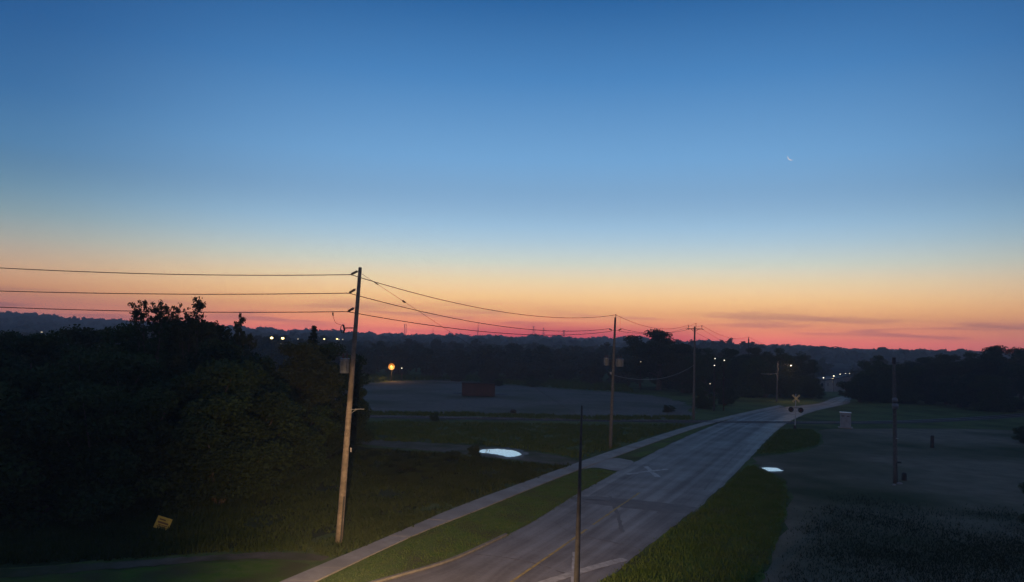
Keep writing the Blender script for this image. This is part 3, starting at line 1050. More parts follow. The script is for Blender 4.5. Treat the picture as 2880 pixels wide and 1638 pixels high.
# ---- crossing signal --------------------------------------------------------------------
PX = gp(2236, 1206)
YX = PX.y
px_ = YX / F0           # metres per photo pixel there
sig = empty('crossing_signal', PX)
tag(sig, 'railway crossing signal with crossed boards and twin dark lamps', 'crossing signal')
topz = at(2241, 1108, YX).z
MB().tube([(0, 0, -0.1), (0.1, 0, topz - 0.05)], 0.06, 10).build('mast', STEEL, sig)
MB().tube([(0, 0, 0), (0, 0, 0.12), (0, 0, 0.35), (0, 0, 0.42)], [0.22, 0.2, 0.14, 0.08], 12).build('mast_base', RUST, sig)
cz = at(2241, 1121, YX).z
REFL = mat('sign_lamplit', (0.92, 0.66, 0.22), (0.9, 0.7, 0.32), scale=6, rough=0.5)  # sodium lamplight on the crossed boards put into their amber colour
for i, ang in enumerate((45, -45)):
    Rm = Matrix.Rotation(rad(ang), 3, 'Y')
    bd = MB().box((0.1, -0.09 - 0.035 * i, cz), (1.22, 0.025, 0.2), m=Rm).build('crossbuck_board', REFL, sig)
    for s in (-1, 1):
        e = MB()
        c = Rm @ Vector((0.39 * s, 0, 0)) + Vector((0.1, -0.106 - 0.035 * i, cz))
        e.box(c, (0.42, 0.006, 0.075), m=Rm)
        e.build('board_lettering', mat('sign_print', (0.32, 0.26, 0.16), (0.5, 0.42, 0.28), scale=30, rough=0.6), bd)
lz = at(2241, 1152, YX).z
MB().tube([(-0.68, -0.08, lz + 0.12), (-0.3, -0.08, lz + 0.2), (0.4, -0.08, lz + 0.2), (0.8, -0.08, lz + 0.08)], 0.035, 6).build('lamp_arm', DARKST, sig)
BLK = mat('signal_black', (0.012, 0.012, 0.012), (0.02, 0.02, 0.02), scale=5, rough=0.6)
LENS = mat('red_lens', (0.10, 0.006, 0.008), rough=0.15, spec=0.6)
for x in (-0.52, 0.68):
    z = lz - 0.02 - (0.05 if x > 0 else 0)
    bk = MB().tube([(x, -0.10, z), (x, -0.13, z)], 0.33, 24).build('lamp_backboard', BLK, sig)
    MB().tube([(x, -0.13, z), (x, -0.28, z)], [0.16, 0.16], 16, cap=False).build('lamp_hood', BLK, bk)
    MB().tube([(x, -0.135, z), (x, -0.15, z)], [0.14, 0.09], 16).build('lens', LENS, bk)
MB().tube([(0.1, -0.02, topz + 0.0), (0.1, -0.02, topz + 0.08), (0.1, -0.02, topz + 0.16)], [0.05, 0.12, 0.02], 12).build('bell', DARKST, sig)
sig.rotation_euler = (0, 0, -rad(6))

# ---- relay cabinet --------------------------------------------------------------------
PC = gp(2378, 1204)
YC = PC.y
cw = 27 * YC / F0
ch = (1203 - 1161) * YC / F0
cab = empty('relay_cabinet', PC, -rad(22))
tag(cab, 'grey metal trackside equipment cabinet with pale roof edge', 'cabinet')
CABP = mat('cabinet_paint', (0.2, 0.235, 0.255), (0.27, 0.305, 0.325), scale=2, rough=0.5)
MB().box((0, 0, ch / 2), (cw, 1.1, ch)).build('cabinet_body', CABP, cab)
MB().box((0, 0, ch + 0.03), (cw + 0.14, 1.24, 0.07)).build('roof', mat('cabinet_roof', (0.5, 0.5, 0.5), rough=0.4, metal=0.3), cab)
for s in (-1, 1):
    d_ = MB().box((s * cw * 0.235, -0.56, ch * 0.5), (cw * 0.44, 0.03, ch * 0.86)).build('door', CABP, cab)
    MB().box((s * cw * 0.06, -0.59, ch * 0.5), (0.03, 0.03, 0.18)).build('handle', DARKST, d_)
    MB().box((s * cw * 0.235, -0.578, ch * 0.8), (cw * 0.26, 0.012, 0.12)).build('vent', DARKST, d_)
MB().box((0, 0, 0.03), (cw + 0.5, 1.7, 0.14)).build('concrete_plinth', CONC, cab)

# ---- rusty bin on the lot -----------------------------------------------------------------
PBn = gp(1345, 1116)
YB = PBn.y
bw, bh = 92 * YB / F0, 36 * YB / F0
binr = empty('waste_container', PBn)
tag(binr, 'long dark rusty steel container standing alone on the gravel lot', 'container')
RED = mat('red_rust', (0.10, 0.05, 0.04), (0.065, 0.042, 0.036), scale=1.2, rough=0.85, bump=0.2)
MB().box((0, 0.9, bh / 2 + 0.1), (bw, 2.2, bh - 0.1)).build('container_body', RED, binr)
for k in range(9):
    MB().box((-bw / 2 + bw * (k + 0.5) / 9, -0.25, bh / 2 + 0.1), (0.1, 0.1, bh - 0.2)).build('side_rib', RED, binr)
for y_ in (-0.26, 2.06):
    MB().box((0, y_, bh + 0.02), (bw + 0.1, 0.14, 0.12)).build('top_rail', RUST, binr)
for s in (-1, 1):
    MB().box((s * bw * 0.3, 0.9, 0.06), (0.2, 2.3, 0.14)).build('skid', DARKST, binr)
MB().box((0, 0.9, bh + 0.0), (bw - 0.2, 2.0, 0.1)).build('load_cover', DARKST, binr)
slab = MB().box((0, 0, 0.05), (158 * YB / F0, 2.6, 0.10)).build('foundation_slab', mat('dark_slab', (0.06, 0.06, 0.06), (0.10, 0.1, 0.1), scale=2, rough=0.9))
slab.location = gp(1345, 1109) + Vector((0.4, 0.6, 0))
tag(slab, 'low dark slab showing either side beneath the rusty container', 'slab')
ty = rock('earth_clod', gp(1443, 1162) + Vector((0, 0, 0.2)), (0.55, 0.4, 0.32), 77, RUST)
tag(ty, 'small dark lump lying alone on the gravel lot', 'lump')

# ---- tilted yellow notice board ---------------------------------------------------------------
PS = gp(456, 1494)
sgn = empty('notice_board', PS, rad(16))
tag(sgn, 'faded yellow notice board tilting among dark weeds', 'sign')
Rt = Matrix.Rotation(rad(20), 3, 'Y')
cc = Vector((0.02, 0, 0.38))
MB().box(cc, (0.72, 0.03, 0.62), m=Rt).build('board', mat('sign_yellow', (0.55, 0.42, 0.07), (0.40, 0.31, 0.06), scale=5, rough=0.7), sgn)
PRN = mat('sign_brown_print', (0.10, 0.06, 0.03), (0.16, 0.10, 0.04), scale=8, rough=0.7)
for k, (zz, ww, hh, xx) in enumerate(((0.17, 0.3, 0.07, -0.08), (0.02, 0.52, 0.09, 0.0), (-0.1, 0.46, 0.035, 0.02), (-0.18, 0.5, 0.035, 0.0))):
    MB().box(cc + Rt @ Vector((xx, -0.018, zz)), (ww, 0.006, hh), m=Rt).build('print_band', PRN, sgn)
MB().tube([(-0.12, 0.04, -0.2), (0.1, 0.04, 0.6)], 0.025, 6).build('stake', WOOD, sgn)

# ------------------------------------------------------------------ vegetation
def leaf_quads(rng, C, size, flat=0.0):
    """one diamond-shaped leaf face at each centre"""
    n = len(C)
    a = rng.normal(size=(n, 3))
    a /= np.linalg.norm(a, axis=1)[:, None] + 1e-9
    b = rng.normal(size=(n, 3))
    b[:, 2] *= (1 - flat)
    b -= a * (a * b).sum(1)[:, None]
    b /= np.linalg.norm(b, axis=1)[:, None] + 1e-9
    s = size * rng.uniform(0.6, 1.3, size=(n, 1))
    V = np.stack([C - a * s * 0.5, C + b * s * 0.28, C + a * s * 0.5, C - b * s * 0.28], 1).reshape(-1, 3)
    F = np.arange(4 * n).reshape(-1, 4)
    return V, F


def make_tree(kind, seed, leaves, lsize, m):
    """tree of unit-ish size: height 10; returns trunk mesh and crown mesh"""
    rng = np.random.default_rng(seed)
    rp = random.Random(seed)
    mb = MB()
    tips = []            # (point, clump radius)
    if kind == 'broad':
        mb.tube([(0, 0, -0.3), (0.05, 0, 1.2), (0.1, 0.08, 3.0), (0.05, 0.1, 5.0), (0, 0.1, 7.5)], [0.32, 0.24, 0.2, 0.13, 0.04], 8)
        for k in range(15):
            a = k * 2.4 + rp.uniform(-0.4, 0.4)
            z0 = rp.uniform(1.6, 5.6)
            up = rp.uniform(0.9, 2.8)
            ln = rp.uniform(1.8, 3.6) * (1.1 - abs(z0 - 3.5) * 0.12)
            s = Vector((0.08, 0.08, z0))
            e = s + Vector((math.cos(a) * ln, math.sin(a) * ln, up))
            md = s.lerp(e, 0.5) + Vector((0, 0, 0.3))
            mb.tube([s, md, e], [0.1, 0.06, 0.02], 5)
            for q in (0.55, 0.8, 1.0):
                p = s.lerp(e, q)
                tips.append((p + Vector((rp.uniform(-.5, .5), rp.uniform(-.5, .5), rp.uniform(-.2, .6))), rp.uniform(0.7, 1.25)))
        for k in range(9):
            a = rp.uniform(0, 6.28)
            q = rp.uniform(0, 1.5)
            tips.append((Vector((math.cos(a) * q, math.sin(a) * q, rp.uniform(7.2, 9.2))), rp.uniform(0.6, 1.0)))
        for k in range(16):
            a = rp.uniform(0, 6.28)
            q = rp.uniform(0.5, 2.7)
            tips.append((Vector((math.cos(a) * q, math.sin(a) * q, rp.uniform(1.6, 6.8))), rp.uniform(0.8, 1.3)))
    elif kind == 'airy':
        mb.tube([(0, 0, -0.3), (0.05, 0, 2.0), (0.15, 0.05, 4.5), (0.1, 0.1, 6.6)], [0.26, 0.2, 0.13, 0.05], 7)
        for k in range(11):                     # long arching leaders that carry the open top
            a = k * 2.4 + rp.uniform(-0.4, 0.4)
            z0 = rp.uniform(3.4, 6.2)
            rr = rp.uniform(0.5, 1.9)
            zt = rp.uniform(8.0, 9.9)
            s = Vector((0.1, 0.06, z0))
            e = Vector((math.cos(a) * rr, math.sin(a) * rr, zt))
            md = s.lerp(e, 0.55) + Vector((math.cos(a) * 0.25, math.sin(a) * 0.25, -0.1))
            mb.tube([s, md, e], [0.06, 0.035, 0.01], 5)
            for q in (0.45, 0.62, 0.75, 0.86, 0.94, 1.0):
                p = s.lerp(md, q / 0.55) if q < 0.55 else md.lerp(e, (q - 0.55) / 0.45)
                for _ in range(3):
                    aa = rp.uniform(0, 6.28)
                    ln = rp.uniform(0.25, 0.7)
                    t_ = p + Vector((math.cos(aa) * ln, math.sin(aa) * ln, rp.uniform(0.0, 0.4)))
                    mb.tube([p, t_], [0.014, 0.005], 4)
                    for w_ in (0.55, 0.8, 1.0):
                        tips.append((p.lerp(t_, w_), rp.uniform(0.12, 0.26)))
        for k in range(14):
            a = k * 2.4
            z0 = rp.uniform(2.2, 5.4)
            ln = rp.uniform(1.2, 2.4)
            s = Vector((0.1, 0.06, z0))
            e = s + Vector((math.cos(a) * ln, math.sin(a) * ln, rp.uniform(0.8, 1.6)))
            mb.tube([s, e], [0.07, 0.015], 5)
            for q in (0.5, 0.8, 1.0):
                tips.append((s.lerp(e, q), rp.uniform(0.5, 0.8)))
        for k in range(18):
            a = rp.uniform(0, 6.28)
            q = rp.uniform(0.2, 2.4)
            tips.append((Vector((math.cos(a) * q, math.sin(a) * q, rp.uniform(0.8, 6.0))), rp.uniform(0.8, 1.3)))
    elif kind == 'bush':
        for k in range(9):
            a = k * 0.7 + rp.uniform(-0.3, 0.3)
            ln = rp.uniform(1.2, 3.8)
            e = Vector((math.cos(a) * ln, math.sin(a) * ln, rp.uniform(4.0, 8.6)))
            mb.tube([(math.cos(a) * 0.2, math.sin(a) * 0.2, -0.2), e * 0.5 + Vector((0, 0, 0.6)), e], [0.12, 0.08, 0.02], 5)
            for q in (0.35, 0.6, 0.85, 1.0):
                tips.append((e * q + Vector((rp.uniform(-.7, .7), rp.uniform(-.7, .7), rp.uniform(-.4, .4))), rp.uniform(0.9, 1.5)))
        for k in range(26):
            a = rp.uniform(0, 6.28)
            q = rp.uniform(0.3, 3.9)
            tips.append((Vector((math.cos(a) * q, math.sin(a) * q, rp.uniform(0.5, 5.0))), rp.uniform(0.9, 1.5)))
    elif kind == 'conifer':
        mb.tube([(0, 0, -0.3), (0, 0, 5.0), (0, 0, 9.8)], [0.22, 0.12, 0.015], 7)
        z = 0.9
        while z < 9.75:
            n = 8
            R = (10 - z) * 0.26 + 0.05
            for k in range(n):
                a = k * 6.283 / n + z * 1.7 + rp.uniform(-0.3, 0.3)
                R2 = R * rp.uniform(0.65, 1.2)
                e = Vector((math.cos(a) * R2, math.sin(a) * R2, z - R2 * rp.uniform(-0.1, 0.3)))
                mb.tube([(0, 0, z), e], [0.03, 0.008], 4)
                for q in (0.3, 0.6, 0.9):
                    tips.append((Vector((0, 0, z)).lerp(e, q), 0.10 + R * 0.16))
            z += rp.uniform(0.22, 0.38)
    w = np.array([r ** (1.5 if kind == 'conifer' else 2.4) for _, r in tips])
    w /= w.sum()
    idx = rng.choice(len(tips), size=leaves, p=w)
    C = np.array([tuple(p) for p, _ in tips])[idx]
    R = np.array([r for _, r in tips])[idx]
    d = rng.normal(size=(leaves, 3))
    d /= np.linalg.norm(d, axis=1)[:, None]
    q = rng.uniform(0, 1, size=(leaves, 1)) ** 0.45
    C = C + d * q * R[:, None] * np.array([1.0, 1.0, 0.75])
    C[:, 2] = np.maximum(C[:, 2], 0.15)
    V, F = leaf_quads(rng, C, lsize)
    me = npmesh('crown', V, F, m)
    tm = bpy.data.meshes.new('trunk')
    tm.from_pydata(mb.v, [], mb.f)
    tm.materials.append(BARK)
    return tm, me


TREES = {}
for key, kind, seed, nl, ls, lm in (
        ('b1', 'broad', 11, 34000, 0.25, 0), ('b2', 'broad', 12, 34000, 0.24, 1), ('b3', 'broad', 17, 32000, 0.25, 2),
        ('a1', 'airy', 21, 26000, 0.17, 1), ('a2', 'airy', 22, 26000, 0.17, 2),
        ('s1', 'bush', 31, 34000, 0.28, 0), ('s2', 'bush', 32, 34000, 0.28, 1),
        ('f1', 'broad', 41, 5200, 0.6, 0), ('f2', 'broad', 42, 5200, 0.6, 1), ('f3', 'bush', 43, 5200, 0.7, 2), ('f4', 'broad', 44, 5200, 0.62, 2)):
    TREES[key] = make_tree(kind, seed, nl, ls, LEAFF[lm] if key[0] == 'f' else LEAF[lm])
TREES['c1'] = make_tree('conifer', 51, 12000, 0.24, NEEDLE)


def plant(key, base, height, label, cat='tree', group=None, rz=None, wide=1.0, name=None, rng=random.Random(5)):
    tm, me = TREES[key]
    top = 9.9 if key[0] in 'ac' else 9.1
    s = height / top
    o = empty(name or ('shrub' if cat == 'shrub' else 'tree'), base, rng.uniform(0, 6.28) if rz is None else rz)
    o.scale = (s * wide, s * wide, s)
    link('trunk', tm, o)
    link('crown', me, o)
    tag(o, label, cat, group)
    return o


def plant_px(key, px, py, ytop, label, **kw):
    """tree whose foot stands at that ground point and whose top reaches that sight line"""
    b = gp(px, py)
    yh = proj((b.x, b.y, CAMZ))[1]
    h = CAMZ + (yh - ytop) / F0 * b.y
    return plant(key, b, h, label, **kw)


# the thicket on the left: crowded trees between the path and the lot
GL = 'trees of the thicket on the left'
near = [
    ('s1', -60, 1395, 985, 1.25, 'bushy tree at the left edge in the thicket front'),
    ('b1', 70, 1360, 950, 1.15, 'round dark tree second from the left edge in the thicket'),
    ('s2', 210, 1405, 1010, 1.25, 'broad low bushy tree above the left end of the earth path'),
    ('b2', 300, 1340, 935, 1.1, 'round dark tree left of the two airy trees'),
    ('a1', 405, 1330, 856, 0.68, 'tall airy tree with open twigs, left of the two above the thicket'),
    ('s1', 360, 1415, 1020, 1.2, 'bushy dark tree behind the yellow notice board'),
    ('a2', 525, 1318, 855, 0.8, 'tall airy tree with leafy sprigs, right of the two above the thicket'),
    ('b3', 470, 1300, 922, 1.1, 'dark tree between and behind the two airy trees'),
    ('s2', 520, 1400, 1030, 1.2, 'bushy dark tree right of the yellow notice board'),
    ('a2', 660, 1290, 898, 0.55, 'slender leafy tree with two small sprigs right of the airy trees'),
    ('b1', 615, 1330, 970, 1.0, 'round dark tree below the slender sprigs'),
    ('s1', 690, 1375, 1060, 1.2, 'low bushy tree at the right of the thicket front'),
    ('b2', 725, 1280, 1015, 1.0, 'dark tree under the pair of bright floodlights'),
    ('c1', 868, 1262, 912, 0.9, 'pointed conifer rising above the right end of the thicket'),
    ('b3', 840, 1290, 980, 0.95, 'broad tree left of the near pole below the conifer tip'),
    ('b1', 905, 1258, 975, 1.1, 'dark tree directly behind the grey transformer of the near pole'),
    ('s2', 800, 1330, 1090, 1.15, 'rounded bush at the foot of the conifer'),
    ('s1', 905, 1285, 1090, 1.0, 'rounded bush left of the near pole'),
    ('s2', 968, 1250, 1095, 1.0, 'last rounded bush of the thicket, just right of the near pole'),
    ('b3', 215, 1300, 940, 1.2, 'dark tree at the back of the thicket left of the airy pair'),
    ('b1', 570, 1290, 915, 1.1, 'dense dark tree just right of the right airy tree'),
    ('b2', 355, 1290, 925, 1.1, 'dense dark tree behind the left airy tree'),
    ('s1', 100, 1450, 1070, 1.3, 'bushy mass left of the notice board near the earth path'),
    ('s2', -60, 1470, 1040, 1.3, 'bushy mass at the left edge near the earth path'),
    ('s2', 270, 1445, 1100, 1.2, 'low bushy mass just left of the notice board'),
    ('s1', 610, 1420, 1120, 1.2, 'low bushy mass right of the notice board, before the thicket'),
    ('b2', 150, 1290, 940, 1.1, 'dark tree at the back of the thicket toward the left'),
    ('b1', 10, 1280, 945, 1.2, 'dark tree at the back of the thicket at the left edge'),
]
for i, (k, x, y, yt, w, lab) in enumerate(near):
    plant_px(k, x, y, yt, lab, wide=w, group=GL, rz=i * 1.9)

# bushes in the open
for i, (k, x, y, yt, w, lab) in enumerate((
        ('s1', 1334, 1284, 1243, 1.1, 'dark round bush at the left end of the large puddle'),
        ('s2', 1222, 1184, 1160, 1.3, 'small bush at the near edge of the gravel lot'),
        ('s2', 1500, 1088, 1064, 2.6, 'low wide bush behind the rusty container to the right'),
        ('s1', 1400, 1086, 1068, 2.2, 'low bush just behind the rusty container'),
        ('s1', 1880, 1160, 1136, 1.8, 'low brush at the right of the gravel lot'),
        ('s2', 1980, 1150, 1095, 1.3, 'dense bush right of the crossarm pole foot'),
        ('s1', 2040, 1140, 1085, 1.3, 'rounded bush beside the far side of the road, before the lamp pole'),
        ('s2', 2960, 1500, 1370, 1.5, 'bramble bush added at the right edge to blacken the corner'),  # bush added to darken the corner
        ('s2', 2366, 1112, 1098, 1.4, 'small pale green bush where the far road disappears'),
        ('s2', 2905, 1250, 1180, 1.4, 'black bush at the right edge of the gravel yard'))):
    plant_px(k, x, y, yt, lab, cat='shrub', wide=w, group='bushes standing on open ground', rz=i * 2.3)

rc = random.Random(19)
for k_ in range(22):
    x_, y_ = rc.uniform(1010, 1400), rc.uniform(1282, 1400)
    if x_ > 1000 + (1430 - y_) * 3.4 or x_ > 2620 - y_ * 0.95:
        continue
    plant(rc.choice(('s1', 's2')), gp(x_, y_), rc.uniform(0.45, 1.0), 'low dark weed clump between the near pole and the large puddle', cat='weed clump', group='weed clumps between the near pole and the puddle',
          wide=rc.uniform(1.4, 2.4), rz=rc.uniform(0, 6), name='weed_clump')

# trees along the left of the far road
for i, (k, x, y, yt, w, lab) in enumerate((
        ('b1', 1852, 1098, 934, 1.6, 'tall spreading tree left of the crossarm pole, highest on the skyline'),
        ('f2', 1800, 1088, 985, 1.2, 'lower tree at the left foot of the tall spreading tree'),
        ('b3', 1920, 1105, 975, 1.2, 'broad tree just left of the crossarm pole'),
        ('b2', 1985, 1112, 985, 1.15, 'dark tree just right of the crossarm pole'),
        ('b1', 2060, 1108, 985, 1.2, 'dark roadside tree below the far pole top'),
        ('b3', 2125, 1112, 985, 1.1, 'dark roadside tree left of the lamp pole'),
        ('b2', 2195, 1116, 985, 1.1, 'dark roadside tree behind the lit lamp'),
        ('b1', 2252, 1112, 1003, 1.1, 'dark roadside tree above the crossed boards'),
        ('s1', 1880, 1092, 1010, 1.5, 'bushy growth under the tall spreading tree'),
        ('s2', 1955, 1106, 1020, 1.3, 'bushy growth behind the crossarm pole'),
        ('s1', 2025, 1112, 1015, 1.3, 'bushy growth under the two small white lamps'),
        ('s2', 2090, 1116, 1015, 1.3, 'bushy growth under the far pole top'),
        ('s1', 2150, 1118, 1010, 1.3, 'bushy growth left of the lamp pole'),
        ('s2', 2222, 1119, 1040, 1.2, 'bushy growth behind the crossed boards'),
        ('s2', 2283, 1120, 1060, 1.2, 'rounded bush where the far road bends'))):
    plant_px(k, x, y, yt, lab, wide=w, group='trees along the left of the far road', rz=i * 1.3)

for i, (x, yt) in enumerate(((1905, 958), (1945, 960), (1978, 957), (2003, 962), (2028, 960), (2050, 957), (2070, 967), (2092, 963), (2116, 966))):
    b = at(x, 1000, 420 + (i % 3) * 12)
    b.z = hgt(b.x, b.y)
    yh = proj((b.x, b.y, CAMZ))[1]
    plant('f%d' % (1 + i % 4), b, CAMZ + (yh - yt) / F0 * b.y - b.z, 'dark tree bumping the skyline right of the crossarm pole', group='skyline trees right of the crossarm pole', wide=0.9, rz=i * 1.1)

# right-hand tree line
for i, (k, x, y, yt, w, lab) in enumerate((
        ('s1', 2420, 1131, 1040, 1.2, 'leftmost bushy tree of the right-hand tree line, by the road'),
        ('s2', 2478, 1132, 1062, 1.3, 'low bush filling the gap left of the yard pole in the right-hand line'),
        ('s1', 2625, 1136, 1062, 1.4, 'low bush filling the gap right of the yard pole in the right-hand line'),
        ('b2', 2470, 1126, 1005, 1.2, 'rounded tree left of the yard pole in the right-hand line'),
        ('s2', 2540, 1134, 1030, 1.3, 'bushy tree behind the yard pole'),
        ('b1', 2600, 1128, 1008, 1.25, 'dark tree right of the yard pole in the right-hand line'),
        ('b3', 2660, 1138, 1004, 1.25, 'middle tree of the right-hand line'),
        ('s1', 2700, 1146, 1040, 1.3, 'bushy tree before the tallest of the right-hand line'),
        ('b2', 2735, 1138, 997, 1.25, 'dark tree left of the tallest of the right-hand line'),
        ('b1', 2800, 1142, 978, 1.3, 'tallest tree of the right-hand line'),
        ('b3', 2872, 1146, 988, 1.3, 'last tree of the right-hand line at the picture edge'),
        ('s2', 2800, 1158, 1060, 1.3, 'bushy tree at the foot of the tallest right-hand tree'),
        ('s1', 2950, 1160, 1010, 1.4, 'bushy tree just beyond the right picture edge'))):
    plant_px(k, x, y, yt, lab, wide=w, group='tree line on the right of the far road', rz=i * 1.7)

# the wood behind the gravel lot: many alike dark trees
rw = random.Random(8)
GW = 'trees of the dark wood behind the lot'
cnt = 0
for row, (Y, step, hlo, hhi) in enumerate(((186, 7.0, 5.0, 8.6), (205, 7.5, 7.0, 9.6), (232, 8.5, 7.5, 10.0), (270, 10.0, 8.0, 10.4), (320, 12.0, 8.0, 10.8))):
    x = at(330, 1000, Y).x
    xe = at(2330, 1000, Y).x
    while x < xe:
        yy = Y + rw.uniform(-8, 8)
        pxx = proj((x, yy, 0))[0]
        skip = (pxx > 1760 and row < 1) or pxx > 2290
        if not skip:
            if pxx > 1100 and pxx < 1140 and row == 0:
                pass
            else:
                plant('f3' if row == 0 else 'f%d' % rw.randint(1, 4), (x, yy, hgt(x, yy)), rw.uniform(hlo, hhi), 'dark rounded tree among the wood behind the gravel lot', group=GW,
                      wide=rw.uniform(1.0, 1.4), rz=rw.uniform(0, 6.28))
                cnt += 1
        x += step * rw.uniform(0.75, 1.3)
# trees in the dip beyond the crest, to the right
GT = 'trees in the dip beyond the road crest'
for Y, step in ((235, 9.0), (290, 11.0), (350, 12.0)):
    x = at(2200, 1000, Y).x
    xe = at(3000, 1000, Y).x
    while x < xe:
        pxx = proj((x, Y, 0))[0]
        if not (2296 < pxx < 2412):
            b = Vector((x, Y + rw.uniform(-10, 10), 0))
            b.z = hgt(b.x, b.y)
            plant('f%d' % rw.randint(1, 4), b, rw.uniform(8, 10.5) - b.z * 0.55, 'dark tree in the dip beyond the crest of the road', group=GT, wide=rw.uniform(1.0, 1.3), rz=rw.uniform(0, 6.28))
        x += step * rw.uniform(0.8, 1.3)

# ------------------------------------------------------------------ hills and far woods
PROFILE = [(-900, 905), (-400, 895), (-150, 880), (0, 884), (30, 880), (55, 886), (96, 886), (128, 889), (164, 899), (232, 898), (273, 901), (314, 899), (360, 906), (500, 912),
           (695, 925), (762, 927), (787, 929), (812, 933), (862, 932), (906, 936), (931, 931), (950, 936), (1016, 937), (1063, 942), (1091, 944), (1123, 942), (1157, 946),
           (1245, 944), (1313, 946), (1376, 946), (1406, 950), (1455, 953), (1497, 947), (1529, 950), (1573, 950.5), (1611, 952), (1632, 956), (1652, 958), (1684, 952), (1725, 952),
           (1782, 953), (1840, 957), (1898, 962), (1929, 967), (1979, 962), (2030, 965), (2071, 970), (2114, 972), (2159, 976), (2195, 976), (2261, 978), (2300, 983), (2347, 988), (2406, 990), (2495, 988),
           (2538, 993), (2594, 996), (2630, 993), (2706, 995), (2800, 996), (2950, 998), (3300, 996), (3900, 1002)]
HR = 1150.0


def prof_elev(az):
    """elevation (tan) of the skyline at an azimuth, by interpolation"""
    return np.interp(az, PAZ, PEL)


PAZ, PEL = [], []
for x, y in PROFILE:
    d = ray(x, y)
    PAZ.append(math.atan2(d.x, d.y))
    PEL.append(d.z / math.hypot(d.x, d.y))
TREEH = 10.0


def hill_z(az, r):
    top = CAMZ + prof_elev(az) * HR - TREEH
    top = max(top, 1.0)
    s = sstep(560, HR, r)
    back = 1 - 0.6 * sstep(HR + 90, 1600, r)
    und = 1.0 + 0.0 * az
    return top * s * back * und - 0.5 + (2.0 * math.sin(az * 40 + r * 0.006) * s * (1 - s) * 2)


azs = np.linspace(-0.80, 0.80, 340)
rs = [540, 590, 650, 720, 800, 890, 970, 1040, 1100, 1150, 1190, 1250, 1340, 1440, 1520]
V, F = [], []
for r in rs:
    for a in azs:
        V.append((r * math.sin(a), r * math.cos(a), hill_z(a, r)))
n = len(azs)
for i in range(len(rs) - 1):
    for k in range(n - 1):
        F.append((i * n + k, i * n + k + 1, (i + 1) * n + k + 1, (i + 1) * n + k))
hb = MB()
hb.v, hb.f = V, [f[::-1] for f in F]
hills = hb.build('hills', FAR, None, True)
if hills.data.polygons[0].normal.z < 0:
    hills.data.flip_normals()
tag(hills, 'low wooded hills along the horizon', 'hills', kind='structure')


def canopy(name, P, H, seed, per, m, label):
    """many small crowns of leaf clumps in one mesh: a wood that reads as one mass"""
    rng = np.random.default_rng(seed)
    k = len(P)
    d = rng.normal(size=(k, per, 3))
    d /= np.linalg.norm(d, axis=2)[:, :, None]
    d[:, :, 2] = np.abs(d[:, :, 2])
    q = rng.uniform(0.75, 1.0, size=(k, per, 1))
    R = H[:, None, None] * np.array([0.55, 0.55, 0.62])
    C = P[:, None, :] + d * q * R + np.array([0, 0, 1.0]) * (H * 0.38)[:, None, None]
    C = C.reshape(-1, 3)
    S_ = np.repeat(H, per)[:, None] * 0.55
    n_ = len(C)
    # outward-facing clumps
    nrm = d.reshape(-1, 3) + rng.normal(size=(n_, 3)) * 0.35
    nrm /= np.linalg.norm(nrm, axis=1)[:, None]
    a = np.cross(nrm, rng.normal(size=(n_, 3)))
    a /= np.linalg.norm(a, axis=1)[:, None] + 1e-9
    b = np.cross(nrm, a)
    s = S_ * rng.uniform(0.6, 1.2, size=(n_, 1))
    V = np.stack([C - a * s * 0.5, C + b * s * 0.45, C + a * s * 0.5, C - b * s * 0.45], 1).reshape(-1, 3)
    F = np.arange(4 * n_).reshape(-1, 4)
    o = link(name, npmesh(name, V, F, m))
    tag(o, label, 'woodland', kind='stuff')
    return o


rg = np.random.default_rng(4)
az_ = rg.uniform(-0.78, 0.78, 9000)
r_ = np.concatenate([rg.uniform(1110, 1190, 3500), rg.uniform(560, 1150, 5500)])
P = np.array([(r * math.sin(a), r * math.cos(a), hill_z(a, r)) for a, r in zip(az_, r_)])
H = 4.0 + 10.0 * rg.uniform(0, 1, len(P)) ** 2.5
canopy('hill_woodland', P, H, 5, 20, FAR, 'woods covering the low hills on the horizon')
az_ = rg.uniform(-0.8, 0.8, 4200)
r_ = np.exp(rg.uniform(math.log(350), math.log(640), len(az_)))
P = np.array([(r * math.sin(a), r * math.cos(a), hgt(r * math.sin(a), r * math.cos(a))) for a, r in zip(az_, r_)])
H = rg.uniform(5.5, 8.8, len(P))
# keep the flood-lit clearing and the town in the dip open
okm = []
for p in P:
    px, py = proj(p)
    okm.append(not (2300 < px < 2410))
okm = np.array(okm)
canopy('plain_woodland', P[okm], H[okm], 6, 26, FAR, 'woods spreading over the plain before the hills')

# ------------------------------------------------------------------ lights in the distance
def far_lamp(px, py, Y, r, m, label, group='lit lamps in the distance', squash=0.7, cat='street lamp'):
    c = at(px, py, Y)
    z0 = hgt(c.x, c.y)
    b = Vector((c.x, c.y, min(z0, c.z - 2)))
    o = empty('street_lamp', b)
    hz = c.z - b.z
    MB().tube([(0, 0.25, -0.2), (0, 0.25, hz * 0.6), (0, 0.25, hz + r * 0.6)], [0.1, 0.08, 0.06], 6).build('lamp_post', RUST, o)
    MB().tube([(0, 0.25, hz + r), (0, 0, hz + r + 0.03)], 0.05, 5).box((0, 0, hz + r * squash + 0.07), (r * 1.6, r * 1.4, 0.1)).build('lamp_head', STEEL, o)
    bulb(o, (0, 0, hz), r, m, squash)
    if m is SODIUM:
        MB().tube([(0, 0.1, hz + r * 0.1), (0, 0.35, hz + r * 0.1)], [r * 1.9, r * 1.6], 20).build('glow_halo', AMBER, o)  # glowing disc added to imitate the orange halo round the lamp
    tag(o, label, cat, group)
    return o


